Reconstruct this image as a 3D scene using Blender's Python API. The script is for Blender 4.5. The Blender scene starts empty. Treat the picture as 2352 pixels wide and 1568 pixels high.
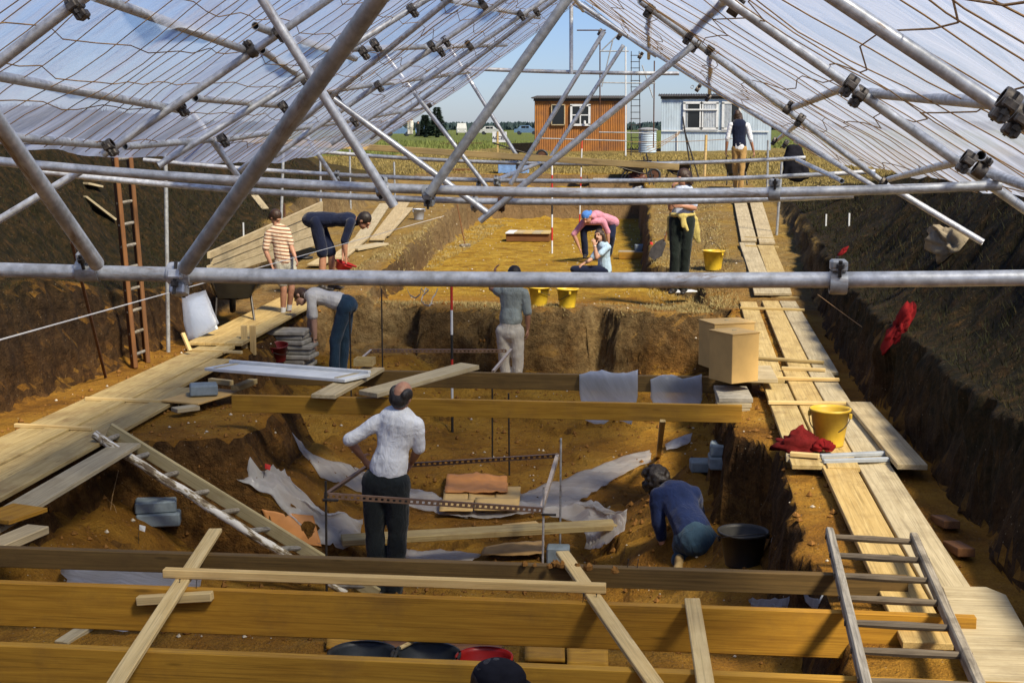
import bpy, math, random
import numpy as np
from mathutils import Vector, Matrix

random.seed(7); rng = np.random.default_rng(11)
SC = bpy.context.scene; COL = SC.collection

# ------------------------------------------------------------------ camera, sky, sun, exposure
CZ, YAW, PIT = 1.45, math.radians(6.18), math.radians(8.49)
PW, PH = 2352.0, 1568.0                    # pixel frame in which positions were read off the photograph
FPX = 50 / 36 * PW
cam = bpy.data.cameras.new('camera'); cam.lens = 50; cam.sensor_width = 36
cam.clip_start = 0.05; cam.clip_end = 6000
camo = bpy.data.objects.new('camera', cam); COL.objects.link(camo)
camo.location = (0, 0, CZ); camo.rotation_euler = (math.pi / 2 - PIT, 0, YAW)
SC.camera = camo
SUN = Vector((0.52, -0.50, 0.80)).normalized()
w = bpy.data.worlds.new('World'); SC.world = w; w.use_nodes = True
sky = w.node_tree.nodes.new('ShaderNodeTexSky'); sky.sky_type = 'NISHITA'; sky.sun_disc = False
sky.sun_elevation = math.asin(SUN.z); sky.sun_rotation = math.atan2(SUN.x, SUN.y)
sky.air_density = 1.0; sky.dust_density = 0.4; sky.ozone_density = 4.0
bg = w.node_tree.nodes['Background']; bg.inputs[1].default_value = 0.070
tnt = w.node_tree.nodes.new('ShaderNodeMixRGB'); tnt.blend_type = 'MULTIPLY'; tnt.inputs[0].default_value = 1; tnt.inputs[2].default_value = (.80, .88, 1.18, 1)
w.node_tree.links.new(sky.outputs[0], tnt.inputs[1]); w.node_tree.links.new(tnt.outputs[0], bg.inputs[0])
sl = bpy.data.lights.new('sun', 'SUN'); sl.energy = 4.6; sl.angle = math.radians(10); sl.color = (1, .89, .70)
slo = bpy.data.objects.new('sun', sl); COL.objects.link(slo)
slo.rotation_euler = SUN.to_track_quat('Z', 'Y').to_euler(); slo.location = (20, -20, 40)
SC.view_settings.view_transform = 'Standard'; SC.view_settings.look = 'None'
SC.view_settings.exposure = 0.66; SC.view_settings.gamma = 1.0
SC.cycles.max_bounces = 6; SC.cycles.transparent_max_bounces = 16

# ------------------------------------------------------------------ rays from photograph pixels
def ray(px, py):
    u = (px - PW / 2) / FPX; v = (py - PH / 2) / FPX
    f = math.cos(PIT) - v * math.sin(PIT); dz = -math.sin(PIT) - v * math.cos(PIT)
    return Vector((u * math.cos(YAW) - f * math.sin(YAW), f * math.cos(YAW) + u * math.sin(YAW), dz))
EYE = Vector((0, 0, CZ))
def aty(px, py, Y):
    d = ray(px, py); return EYE + d * (Y / d.y)
def atz(px, py, Z):
    d = ray(px, py); return EYE + d * ((Z - CZ) / d.z)
def atx(px, py, X):
    d = ray(px, py); return EYE + d * (X / d.x)
RX, RZ, SLP, SRP = -1.05, 2.9, .68, .66      # ridge of the shelter and its two slopes
def onL(px, py, off=0):
    d = ray(px, py); t = (RZ + off - SLP * (0 - RX) * 1 - CZ + SLP * 2 * (0 - RX)) / (d.z - SLP * d.x)
    return EYE + d * t
def onR(px, py, off=0):
    d = ray(px, py); t = (RZ + off + SRP * RX - CZ) / (d.z + SRP * d.x)
    return EYE + d * t
def zm(x0, y0, s):
    return lambda x, y: ((x0 + x / s) * .9408, (y0 + y / s) * .9408)

# ------------------------------------------------------------------ mesh helpers
def tag(o, label=None, cat=None, group=None, kind=None):
    if label: o['label'] = label
    if cat: o['category'] = cat
    if group: o['group'] = group
    if kind: o['kind'] = kind
    return o
def empty(name, loc, label, cat, group=None):
    o = bpy.data.objects.new(name, None); COL.objects.link(o); o.location = loc; o.empty_display_size = .1
    return tag(o, label, cat, group)
def link(name, me, mat, parent=None, M=None, smooth=False):
    if mat is not None and not me.materials: me.materials.append(mat)
    if smooth: me.polygons.foreach_set('use_smooth', [True] * len(me.polygons))
    o = bpy.data.objects.new(name, me); COL.objects.link(o)
    M = M or Matrix()
    if parent is not None:
        o.parent = parent; P = parent.matrix_basis.copy(); q = parent.parent
        while q is not None: P = q.matrix_basis @ P; q = q.parent
        o.matrix_basis = P.inverted() @ M
    else: o.matrix_basis = M
    return o
def mesh(vs, fs, name='m'):
    me = bpy.data.meshes.new(name); me.from_pydata([tuple(v) for v in vs], [], fs); me.update(); return me
class MB:
    """collects world-space shapes for one mesh object"""
    def __init__(s): s.v = []; s.f = []; s.m = []; s.mi = 0
    def add(s, vs, fs):
        b = len(s.v); s.v += [tuple(v) for v in vs]; s.f += [tuple(b + i for i in f) for f in fs]; s.m += [s.mi] * len(fs)
    def box(s, c, size, R=None, bev=0):
        c = Vector(c); h = Vector(size) / 2; R = R or Matrix.Identity(3)
        vs, fs = boxgeo(h.x, h.y, h.z, min(bev, h.x * .45, h.y * .45, h.z * .45)); s.add([c + R @ Vector(v) for v in vs], fs)
    def bar(s, a, b, w_, t_, up=(0, 0, 1), bev=0):
        M, L = frame(a, b, up); vs, fs = boxgeo(L / 2, w_ / 2, t_ / 2, bev)
        s.add([M @ (Vector(v) + Vector((L / 2, 0, 0))) for v in vs], fs)
    def tube(s, pts, r, n=8, cap=True, r2=None):
        vs, fs = tubegeo(pts, r, n, cap, r2); s.add(vs, fs)
    def lathe(s, prof, c, n=24, M=None):
        vs, fs = lathegeo(prof, n); M = M or Matrix.Translation(c); s.add([M @ Vector(v) for v in vs], fs)
    def build(s, name, mat, parent=None, label=None, cat=None, group=None, smooth=False, mats=None, kind=None):
        if not s.v: return None
        A = np.array(s.v); lo = A.min(0); hi = A.max(0); c = Vector(((lo[0] + hi[0]) / 2, (lo[1] + hi[1]) / 2, lo[2]))
        me = mesh(A - np.array(c), s.f, name)
        for m_ in ([mat] if mats is None else mats): me.materials.append(m_)
        if mats is not None: me.polygons.foreach_set('material_index', s.m)
        o = link(name, me, None, parent, Matrix.Translation(c), smooth)
        if smooth:
            try: me.set_sharp_from_angle(angle=math.radians(40))
            except Exception: pass
        return tag(o, label, cat, group, kind)
def boxgeo(x, y, z, b=0):
    if b <= 0:
        v = [(sx * x, sy * y, sz * z) for sx in (-1, 1) for sy in (-1, 1) for sz in (-1, 1)]
        return v, [(0, 1, 3, 2), (4, 6, 7, 5), (0, 4, 5, 1), (2, 3, 7, 6), (0, 2, 6, 4), (1, 5, 7, 3)]
    v = []; idx = {}
    for sx in (-1, 1):
        for sy in (-1, 1):
            for sz in (-1, 1):
                for k in range(3):
                    p = [sx * (x - b), sy * (y - b), sz * (z - b)]; q = (x, y, z); p[k] = (sx, sy, sz)[k] * q[k]
                    idx[(sx, sy, sz, k)] = len(v); v.append(tuple(p))
    f = []
    for k in range(3):
        a, c = (k + 1) % 3, (k + 2) % 3
        for s_ in (-1, 1):
            q = []
            for (sa, sc) in ((-1, -1), (1, -1), (1, 1), (-1, 1)):
                t = [0, 0, 0]; t[k] = s_; t[a] = sa; t[c] = sc; q.append(idx[(*t, k)])
            f.append(tuple(q if s_ > 0 else q[::-1]))
    for k in range(3):
        a, c = (k + 1) % 3, (k + 2) % 3
        for sa in (-1, 1):
            for sc in (-1, 1):
                t0 = [0, 0, 0]; t0[k] = -1; t0[a] = sa; t0[c] = sc; t1 = list(t0); t1[k] = 1
                q = [idx[(*t0, a)], idx[(*t1, a)], idx[(*t1, c)], idx[(*t0, c)]]
                f.append(tuple(q if sa * sc > 0 else q[::-1]))
    for sx in (-1, 1):
        for sy in (-1, 1):
            for sz in (-1, 1):
                q = [idx[(sx, sy, sz, k)] for k in range(3)]; f.append(tuple(q if sx * sy * sz > 0 else q[::-1]))
    return v, f
def frame(a, b, up=(0, 0, 1)):
    a = Vector(a); b = Vector(b); X = (b - a); L = X.length; X = X / L if L > 1e-6 else Vector((1, 0, 0))
    u = Vector(up); Y = u.cross(X)
    if Y.length < 1e-4: Y = Vector((0, 1, 0)).cross(X)
    if Y.length < 1e-4: Y = Vector((1, 0, 0)).cross(X)
    Y.normalize(); Zv = X.cross(Y)
    M = Matrix((X, Y, Zv)).transposed().to_4x4(); M.translation = a
    return M, L
def tubegeo(pts, r, n=8, cap=True, r2=None):
    pts = [Vector(p) for p in pts]; vs = []; fs = []; prev = None; m = len(pts)
    for i, p in enumerate(pts):
        d = (pts[min(i + 1, m - 1)] - pts[max(i - 1, 0)])
        d = d.normalized() if d.length > 1e-9 else Vector((0, 0, 1))
        if prev is None:
            a = Vector((0, 0, 1)).cross(d)
            if a.length < 1e-3: a = Vector((1, 0, 0)).cross(d)
        else: a = prev - d * prev.dot(d)
        a.normalize(); b = d.cross(a); prev = a
        rr = r if r2 is None else r + (r2 - r) * i / max(1, m - 1)
        if not isinstance(r, (int, float)): rr = r[i]
        for k in range(n):
            t = 2 * math.pi * k / n; vs.append(p + (a * math.cos(t) + b * math.sin(t)) * rr)
    for i in range(m - 1):
        for k in range(n):
            k2 = (k + 1) % n; fs.append((i * n + k, i * n + k2, (i + 1) * n + k2, (i + 1) * n + k))
    if cap: fs.append(tuple(range(n))[::-1]); fs.append(tuple((m - 1) * n + k for k in range(n)))
    return vs, fs
def lathegeo(prof, n=24):
    vs = []; fs = []; m = len(prof)
    for (r, z) in prof:
        for k in range(n):
            t = 2 * math.pi * k / n; vs.append((r * math.cos(t), r * math.sin(t), z))
    for i in range(m - 1):
        for k in range(n):
            k2 = (k + 1) % n; fs.append((i * n + k, i * n + k2, (i + 1) * n + k2, (i + 1) * n + k))
    if prof[0][0] > 1e-6: fs.append(tuple(range(n))[::-1])
    if prof[-1][0] > 1e-6: fs.append(tuple((m - 1) * n + k for k in range(n)))
    return vs, fs

# ------------------------------------------------------------------ numpy noise
_perm = rng.permutation(256); _val = rng.random(256)
def vnoise(x, y, z=0.0):
    x, y, z = np.broadcast_arrays(np.asarray(x, float), np.asarray(y, float), np.asarray(z, float))
    xi, yi, zi = np.floor(x).astype(int), np.floor(y).astype(int), np.floor(z).astype(int)
    fx, fy, fz = x - xi, y - yi, z - zi
    fx = fx * fx * (3 - 2 * fx); fy = fy * fy * (3 - 2 * fy); fz = fz * fz * (3 - 2 * fz)
    def g(a, b, c): return _val[_perm[(_perm[(_perm[a & 255] + b) & 255] + c) & 255]]
    r = 0
    for dx in (0, 1):
        for dy in (0, 1):
            for dz in (0, 1):
                r = r + (fx if dx else 1 - fx) * (fy if dy else 1 - fy) * (fz if dz else 1 - fz) * g(xi + dx, yi + dy, zi + dz)
    return r * 2 - 1
def fbm(x, y, z=0.0, o=4):
    a = 1; s = 0; t = 0
    for i in range(o):
        s = s + a * vnoise(np.asarray(x) * 2 ** i + 17.3 * i, np.asarray(y) * 2 ** i + 5.1 * i, np.asarray(z) * 2 ** i + 3.7 * i); t += a; a *= .5
    return s / t
def sst(a, b, x):
    t = np.clip((x - a) / (b - a), 0, 1); return t * t * (3 - 2 * t)

# ------------------------------------------------------------------ materials
class NT:
    def __init__(s, name):
        s.m = bpy.data.materials.new(name); s.m.use_nodes = True; s.t = s.m.node_tree
        s.b = s.t.nodes['Principled BSDF']; s.out = s.t.nodes['Material Output']
    def n(s, t, **k):
        x = s.t.nodes.new('ShaderNode' + t)
        for a, b in k.items():
            if a in x.inputs: s.set(x.inputs[a], b)
            else: setattr(x, a, b)
        return x
    def set(s, i, v):
        if isinstance(v, bpy.types.NodeSocket): s.t.links.new(v, i)
        else: i.default_value = v
    def coord(s, kind='Object', scale=(1, 1, 1), rnd=True):
        c = s.n('TexCoord').outputs[kind]
        mp = s.n('Mapping'); s.t.links.new(c, mp.inputs[0]); mp.inputs['Scale'].default_value = scale
        if rnd:
            oi = s.n('ObjectInfo'); k = s.n('Math', operation='MULTIPLY'); s.t.links.new(oi.outputs['Random'], k.inputs[0]); k.inputs[1].default_value = 37.0
            cb = s.n('CombineXYZ')
            for i in range(3): s.t.links.new(k.outputs[0], cb.inputs[i])
            s.t.links.new(cb.outputs[0], mp.inputs['Location'])
        return mp.outputs[0]
    def noise(s, vec, scale, detail=4, rough=.6, dist=0):
        x = s.n('TexNoise'); s.t.links.new(vec, x.inputs['Vector'])
        x.inputs['Scale'].default_value = scale; x.inputs['Detail'].default_value = detail; x.inputs['Roughness'].default_value = rough; x.inputs['Distortion'].default_value = dist
        return x.outputs['Fac']
    def ramp(s, fac, stops):
        x = s.n('ValToRGB'); s.t.links.new(fac, x.inputs[0]); e = x.color_ramp.elements
        while len(e) < len(stops): e.new(.5)
        for i, (p, c) in enumerate(stops):
            e[i].position = p; e[i].color = (*c, 1) if len(c) == 3 else c
        return x.outputs[0]
    def mix(s, fac, a, b, mode='MIX'):
        x = s.n('MixRGB', blend_type=mode)
        s.set(x.inputs[0], fac)
        for i, v in ((1, a), (2, b)): s.set(x.inputs[i], v if isinstance(v, bpy.types.NodeSocket) else (*v, 1))
        return x.outputs[0]
    def math(s, op, a, b=0):
        x = s.n('Math', operation=op); s.set(x.inputs[0], a); s.set(x.inputs[1], b); return x.outputs[0]
    def bump(s, h, strength=.3, dist=.01):
        x = s.n('Bump'); s.t.links.new(h, x.inputs['Height']); x.inputs['Strength'].default_value = strength; x.inputs['Distance'].default_value = dist
        s.t.links.new(x.outputs[0], s.b.inputs['Normal'])
    def col(s, c): s.set(s.b.inputs['Base Color'], c if isinstance(c, bpy.types.NodeSocket) else (*c, 1))
    def rough(s, r, metal=0, spec=None):
        s.set(s.b.inputs['Roughness'], r); s.b.inputs['Metallic'].default_value = metal
        if spec is not None: s.b.inputs['Specular IOR Level'].default_value = spec
def plain(name, c, rough=.6, var=.25, scale=9, metal=0, bump=.15, spec=.4):
    t = NT(name); v = t.coord(); f = t.noise(v, scale, 5)
    t.col(t.ramp(f, [(.3, [k * (1 - var) for k in c]), (.7, [min(1, k * (1 + var)) for k in c])]))
    t.rough(rough, metal, spec)
    if bump: t.bump(t.noise(v, scale * 4, 4), bump, .004)
    return t.m
def wood(name, c0, c1, dirt=(.10, .06, .03), da=.5, gs=1.0, rough=.75):
    t = NT(name); v = t.coord(scale=(.7 * gs, 9 * gs, 9 * gs)); g = t.noise(v, 3.0, 6, .65, .6)
    v2 = t.coord(scale=(.25, 22, 22)); g2 = t.noise(v2, 6, 3)
    base = t.ramp(g, [(.28, c0), (.52, [(a + b) / 2 for a, b in zip(c0, c1)]), (.75, c1)])
    base = t.mix(t.ramp(g2, [(.34, (.0, .0, .0)), (.5, (1, 1, 1))]), t.mix(.45, base, [k * .35 for k in c0]), base)
    oi = t.n('ObjectInfo'); tint = t.ramp(oi.outputs['Random'], [(0, (.80, .80, .82)), (.5, (1, 1, 1)), (1, (1.0, .93, .82))])
    base = t.mix(1, base, tint, 'MULTIPLY')
    v3 = t.coord(scale=(1, 1, 1)); d = t.noise(v3, 2.6, 6, .7)
    base = t.mix(t.math('MULTIPLY', t.ramp(d, [(.5, (0, 0, 0)), (.72, (1, 1, 1))]), da), base, dirt)
    vo = t.n('TexVoronoi'); t.t.links.new(t.coord(scale=(1.1, 6, 6)), vo.inputs['Vector']); vo.inputs['Scale'].default_value = 1.6
    kn = t.ramp(vo.outputs['Distance'], [(.05, (1, 1, 1)), (.10, (0, 0, 0))])
    base = t.mix(t.math('MULTIPLY', kn, .55), base, [k * .35 for k in c0])
    t.col(base); t.rough(rough, 0, .25); t.bump(g, .25, .003); return t.m
def galv(name='galvanised_steel', c=(.60, .62, .64), r=.40):
    t = NT(name); v = t.coord(); f = t.noise(v, 26, 4, .6); f2 = t.noise(v, 4, 5, .7)
    b = t.ramp(f, [(.3, [k * .62 for k in c]), (.7, [k * 1.15 for k in c])])
    b = t.mix(t.ramp(f2, [(.5, (0, 0, 0)), (.75, (.65, .65, .65))]), b, (.15, .145, .13))
    f3 = t.noise(t.coord(scale=(.6, 3, 3)), 5, 6, .75, .8); b = t.mix(t.ramp(f3, [(.56, (0, 0, 0)), (.68, (.8, .8, .8))]), b, (.20, .12, .06))
    t.col(b); t.rough(t.ramp(f2, [(.3, (r - .1,) * 3), (.8, (r + .25,) * 3)]), .45, .5); t.bump(f, .12, .002); return t.m
M = {}
M['galv'] = galv()
M['galv_dull'] = galv('weathered_galvanised_steel', (.46, .475, .47), .5)
M['coupler'] = plain('coupler_steel', (.12, .105, .09), .55, .5, 30, .6, .3)
M['rust'] = plain('rusty_steel', (.10, .045, .025), .75, .5, 14, .3)
M['iron'] = plain('black_iron', (.045, .040, .036), .5, .4, 20, .5)
M['plank'] = wood('scaffold_board', (.38, .27, .10), (.60, .47, .22), (.20, .125, .05), .75)
M['plank_grey'] = wood('weathered_board', (.34, .275, .16), (.56, .48, .31), (.15, .11, .06), .5)
M['beam'] = wood('joist_timber', (.29, .142, .014), (.49, .268, .030), (.13, .07, .025), .45)
M['dark_beam'] = wood('dark_joist', (.10, .060, .018), (.19, .115, .035), (.06, .035, .015), .5)  # darker wood tone for two of the cross timbers
M['batten'] = wood('new_batten', (.52, .37, .15), (.72, .56, .28), (.33, .2, .08), .3)
M['brown_board'] = wood('creosoted_board', (.12, .052, .018), (.21, .095, .032), (.07, .035, .02), .5)
M['twine'] = plain('hemp_twine', (.30, .18, .075), .9, .3, 30, 0, 0)
M['string'] = plain('white_string', (.72, .70, .66), .8, .1, 30, 0, 0)
# ------------------------------------------------------------------ terrain
def I(Y, *kv):
    k = np.array(kv, float).reshape(-1, 2); return np.interp(Y, k[:, 0], k[:, 1])
def wl(Y): return I(Y, 0, -6.15, 12, -6.1, 16, -5.95, 20, -6.2, 28, -6.9, 42, -7.4)
def wr(Y): return I(Y, 0, 1.95, 8, 1.93, 15, 1.83, 22, 2.15, 29, 2.35, 40, 2.4)
def zL(Y): return I(Y, 0, -1.17, 19, -1.17, 23, -.80, 25, -.64, 31, -.5, 36, -.3, 42, 0)
def zR(Y): return I(Y, 0, -1.0, 14, -1.0, 19.8, -.96, 22.5, -.66, 31.8, -.2, 34.6, -.03, 42, .08)
def hfun(X, Y):
    X = np.asarray(X, float); Y = np.asarray(Y, float)
    n1 = fbm(X * 1.7, Y * 1.7, 3.1, 3); n2 = fbm(X * 1.7, Y * 1.7, 9.4, 3)
    Xp = X + .10 * n1; Yp = Y + .10 * n2
    G = I(Y, 0, 0, 36, .02, 44, .22, 62, .54, 90, .5, 2000, .3) + .12 * fbm(X * .25, Y * .25, 1, 3) * sst(42, 50, Y)
    G = G + .38 * np.exp(-(((X + 6.3) / 2.6) ** 2 + ((Y - 47) / 2.2) ** 2)) + .25 * np.exp(-(((X + 11) / 3) ** 2 + ((Y - 46) / 3) ** 2))
    G = G + .16 * np.exp(-(((X + 1.0) / 4) ** 2 + ((Y - 50) / 3) ** 2))
    # banks of the mound either side of the trench
    cl = I(Y, 0, 1.6, 20, 1.7, 28, 1.6, 34, 1.1, 42, .12); cr = I(Y, 0, 1.25, 14, 1.2, 20, 1.0, 26, .65, 33, .1, 40, 0)
    tl = I(Y, 0, .0, 13.8, -.05, 16, -.42, 18, -.6, 22, -.3, 27, .1, 34, .22, 42, .1); tr = I(Y, 0, -.2, 12, -.3, 20, -.3, 26, -.1, 31, .0, 36, 0)
    WL, WR = wl(Yp), wr(Yp)
    dl = WL - Xp; dr = Xp - WR
    bl = np.where(dl < .32, zL(Y) + (tl - zL(Y)) * sst(0, .32, dl), tl + (cl - tl) * sst(.25, 2.6, dl)); bl = np.where(dl > 3.5, bl + (G - bl) * sst(3.5, 9, dl), bl)
    br = np.where(dr < .2, zR(Y) + (tr - zR(Y)) * sst(0, .2, dr), tr + (cr - tr) * sst(.15, 2.0, dr)); br = np.where(dr > 3.5, br + (G - br) * sst(3.5, 9, dr), br)
    bank = .13 * fbm(X * 1.9, Y * 1.9, 5, 5) + .06 * np.abs(fbm(X * 3.5, Y * 3.5, 9, 3))
    bl = bl + bank * sst(.3, .8, dl); br = br + bank * sst(.2, .7, dr)
    # shelf inside the trench
    midl = I(Y, 19.4, -1.0, 22, -.63, 28, -.56, 36, -.45, 41, -.2); midr = I(Y, 19.4, -1.0, 20.5, -.92, 22.5, -.72, 26, -.55, 31, -.3, 36, -.02)
    s = sst(-5.1, -4.7, Xp); t = sst(.6, 1.0, Xp)
    left = zL(Y) + (midl - zL(Y)) * s * sst(18.5, 19.6, Y)
    right = zR(Y) + (midr - zR(Y)) * (1 - t) * sst(18.8, 19.6, Y)
    shelf = np.where(Xp < -2.2, left, right)
    # far sand pit
    pl = I(Y, 19, -4.35, 22, -4.35, 30, -4.95, 41, -5.45); pr = I(Y, 19, .75, 21.5, .6, 23, -.2, 28, -.32, 41, -.6)
    inx = sst(0, .16, Xp - pl) * sst(0, .14, pr - Xp); iny = sst(0, .2, 41.0 - Yp)
    fl = -1.1 + .05 * fbm(X * .9, Y * .9, 2, 3) + .05 * sst(22, 19.5, Y)
    far = shelf + (fl - shelf) * inx * iny
    # deep ship trench in front
    face = 19.42 + .17 * fbm(X * 1.7, 3.3, 2, 3) + .07 * fbm(X * 6, Y * 3, 4, 3) + .42 * sst(-3.38, -3.46, Xp) + .40 * np.exp(-((Xp + .95) / .17) ** 2) - .12 * sst(-.6, -.3, Xp) - .15 * np.exp(-((Xp + 2.2) / .3) ** 2)
    XL = I(Y, 0, -4.85, 11.3, -4.85, 11.6, -3.62, 13.4, -3.62, 13.65, -5.02, 19, -5.05); XR = I(Y, 0, .88, 11, .88, 11.4, .58, 13.9, .6, 14.3, .88)
    zc = I(Y, 8, -2.3, 13, -2.35, 16, -2.2, 19.3, -1.92)
    u = Xp - XL; v = XR - Xp
    a = I(Y, 0, 1.35, 13.5, 1.35, 13.8, .5, 19, .35)
    ls = zL(Y) + (-1.62 - zL(Y)) * sst(0, .22, u) + (zc + 1.62) * sst(.1, a, u)
    rs = zR(Y) + (-1.72 - zR(Y)) * sst(0, .16, v) + (zc + 1.72) * sst(.1, I(Y, 0, 1.5, 13, 1.3, 15, .4, 19, .35), v)
    pit = np.maximum(np.where(Xp < -1.6, ls, rs), zc) + .22 * sst(-3.1, -3.5, Xp) * sst(15.6, 16.4, Y) * sst(.05, .35, u)
    pit = pit + (.06 * fbm(X * 1.9, Y * 1.9, 7, 5) + .07 * (sst(-.04, .06, fbm(X * .9, Y * 1.1, 12, 4)) - .5) + .05 * sst(.02, .10, fbm(X * 1.4, Y * .8, 15, 4))) * sst(.05, .4, u) * sst(.05, .4, v) + .03 * np.sin(Y * 2.1 + 1.2 * np.cos((X + 1.6) * .9)) * sst(.7, 1.6, u) * sst(.7, 1.6, v)
    # earth left standing behind the cross timbers
    pit = pit + 0 * np.exp(-(((X + 3.35) / .55) ** 4 + ((Y - 13.5) / .28) ** 4))
    ramp = sst(8.75, 8.2, Yp); pit = pit + (-1.42 + .05 * fbm(X * 2, Y * 2, 4, 3) - pit) * ramp * sst(0, .15, u) * sst(0, .15, v)
    infront = sst(face + .24, face - .08, Yp)
    inner = far + (pit - far) * infront
    inner = np.where(Y > 41.3, G, inner)
    end = sst(41.0, 41.3, Yp)
    z = np.where(dl > 0, bl, np.where(dr > 0, br, inner)) + 0 * end
    z = z + (G - z) * sst(41.2, 43.5, Y)
    z = z + (-.12 - z) * sst(3.4, 2.4, Yp)
    fine = .018 * fbm(X * 5, Y * 5, 8, 3)
    return z + fine
def axis(segs):
    out = []
    for a, b, st in segs: out += list(np.arange(a, b, st))
    return np.array(out + [segs[-1][1]])
def geo(a, st, end):
    out = []; x = a; s = st
    while x < end: x += s; s *= 1.22; out.append(x)
    return out
gx = np.array(sorted([-8.2 - k for k in geo(0, .12, 1400)])); gx = np.concatenate([gx, axis([(-8.2, -6.6, .09), (-6.6, -5.75, .022), (-5.75, .45, .05), (.45, 1.05, .024), (1.05, 1.65, .05), (1.65, 2.35, .020), (2.35, 5.0, .08)]), np.array([5.0 + k for k in geo(0, .12, 1400)])])
gy = np.concatenate([np.array(sorted([1.5 - k for k in geo(0, .3, 60)])), axis([(1.5, 7.5, .09), (7.5, 19.0, .055), (19.0, 20.1, .025), (20.1, 46, .10)]), np.array([46 + k for k in geo(0, .15, 2600)])])
XX, YY = np.meshgrid(gx, gy); ZZ = hfun(XX, YY)
def gz(x, y):
    i = int(np.clip(np.searchsorted(gx, x) - 1, 0, len(gx) - 2)); j = int(np.clip(np.searchsorted(gy, y) - 1, 0, len(gy) - 2))
    a = (x - gx[i]) / (gx[i + 1] - gx[i]); b = (y - gy[j]) / (gy[j + 1] - gy[j])
    return float((ZZ[j, i] * (1 - a) + ZZ[j, i + 1] * a) * (1 - b) + (ZZ[j + 1, i] * (1 - a) + ZZ[j + 1, i + 1] * a) * b)
def onG(px, py, y0=3.0, up=0.0):
    """first point of the ground seen at a pixel, from depth y0 on"""
    d = ray(px, py); Y = y0
    while Y < 200:
        p = EYE + d * (Y / d.y)
        if p.z < gz(p.x, p.y) + up:
            a, b = Y - .04, Y
            for _ in range(8):
                m_ = (a + b) / 2; q = EYE + d * (m_ / d.y)
                if q.z < gz(q.x, q.y) + up: b = m_
                else: a = m_
            return EYE + d * (b / d.y)
        Y += .04
    return EYE + d * (60 / d.y)
gxv, gyv = np.gradient(ZZ, gy, gx)[::-1]; SL = np.sqrt(gxv ** 2 + gyv ** 2)
st = sst(.6, 2.0, SL)
PX = XX + st * .11 * fbm(XX * 4, YY * 4, ZZ * 4, 5); PY = YY + st * .10 * fbm(XX * 4 + 40, YY * 4, ZZ * 4, 5); ZZ2 = ZZ + st * .05 * fbm(XX * 7 + 11, YY * 7, ZZ * 7, 3)
ny, nx = XX.shape
verts = np.stack([PX, PY, ZZ2], -1).reshape(-1, 3)
ii = np.arange(nx * ny).reshape(ny, nx)
quads = np.stack([ii[:-1, :-1], ii[:-1, 1:], ii[1:, 1:], ii[1:, :-1]], -1).reshape(-1, 4)
me = bpy.data.meshes.new('ground'); me.vertices.add(len(verts)); me.vertices.foreach_set('co', verts.ravel())
me.loops.add(quads.size); me.loops.foreach_set('vertex_index', quads.ravel()); me.polygons.add(len(quads))
me.polygons.foreach_set('loop_start', np.arange(0, quads.size, 4)); me.polygons.foreach_set('loop_total', np.full(len(quads), 4))
me.polygons.foreach_set('use_smooth', np.ones(len(quads), bool)); me.update(); me.validate()
dl = wl(YY) - XX; dr = XX - wr(YY)
nz = fbm(XX * 1.3, YY * 1.3, 6, 4)
grass = np.clip(np.maximum(sst(.16, .38, dl + .15 * nz), sst(.04, .16, dr + .08 * nz)) + sst(41.2, 42.5, YY + nz), 0, 1)
dry = np.clip(sst(19.6, 20.1, YY) * np.maximum(sst(.25, -.05, XX - I(YY, 19, -4.3, 30, -4.9, 41, -5.4)), sst(-.15, .1, XX - I(YY, 19, 0, 21.5, .3, 23, -.2, 41, -.5))) + sst(19.2, 19.6, YY) * sst(20.8, 20.2, YY) * .9, 0, 1)
dry = np.clip(dry * (.75 + .5 * nz), 0, 1)
mown_mask = np.clip(sst(38, 46, YY) * .8 + .2 * (YY > 34), 0, 1)       # mown dry grass beyond the trench
yel = np.clip(sst(20.5, 22.5, YY) + .35 * sst(15, 19, YY) * (ZZ < -1.7), 0, 1)
A = np.stack([grass, np.clip(dry * 1.0, 0, 1), yel, mown_mask], -1).reshape(-1, 4)
ca = me.color_attributes.new('mask', 'FLOAT_COLOR', 'POINT'); ca.data.foreach_set('color', A.ravel().astype(np.float32))
t = NT('earth_and_grass'); v = t.coord('Object', rnd=False)
va = t.n('VertexColor', layer_name='mask'); sp = t.n('SeparateColor'); t.t.links.new(va.outputs[0], sp.inputs[0])
n_a = t.noise(v, 1.1, 8, .65); n_b = t.noise(v, 9, 6, .7); n_c = t.noise(v, 60, 4, .7); n_d = t.noise(v, 3.3, 6, .62, .4)
soil = t.ramp(n_a, [(.30, (.15, .066, .011)), (.44, (.31, .142, .018)), (.58, (.44, .225, .030)), (.74, (.52, .31, .06))])
sand = t.ramp(n_d, [(.28, (.24, .115, .014)), (.45, (.42, .24, .024)), (.62, (.54, .34, .042)), (.8, (.60, .41, .09))])
soil = t.mix(sp.outputs[2], soil, sand)
gm = t.n('NewGeometry'); sx = t.n('SeparateXYZ'); t.t.links.new(gm.outputs['Position'], sx.inputs[0]); sn = t.n('SeparateXYZ'); t.t.links.new(gm.outputs['True Normal'], sn.inputs[0])
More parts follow.
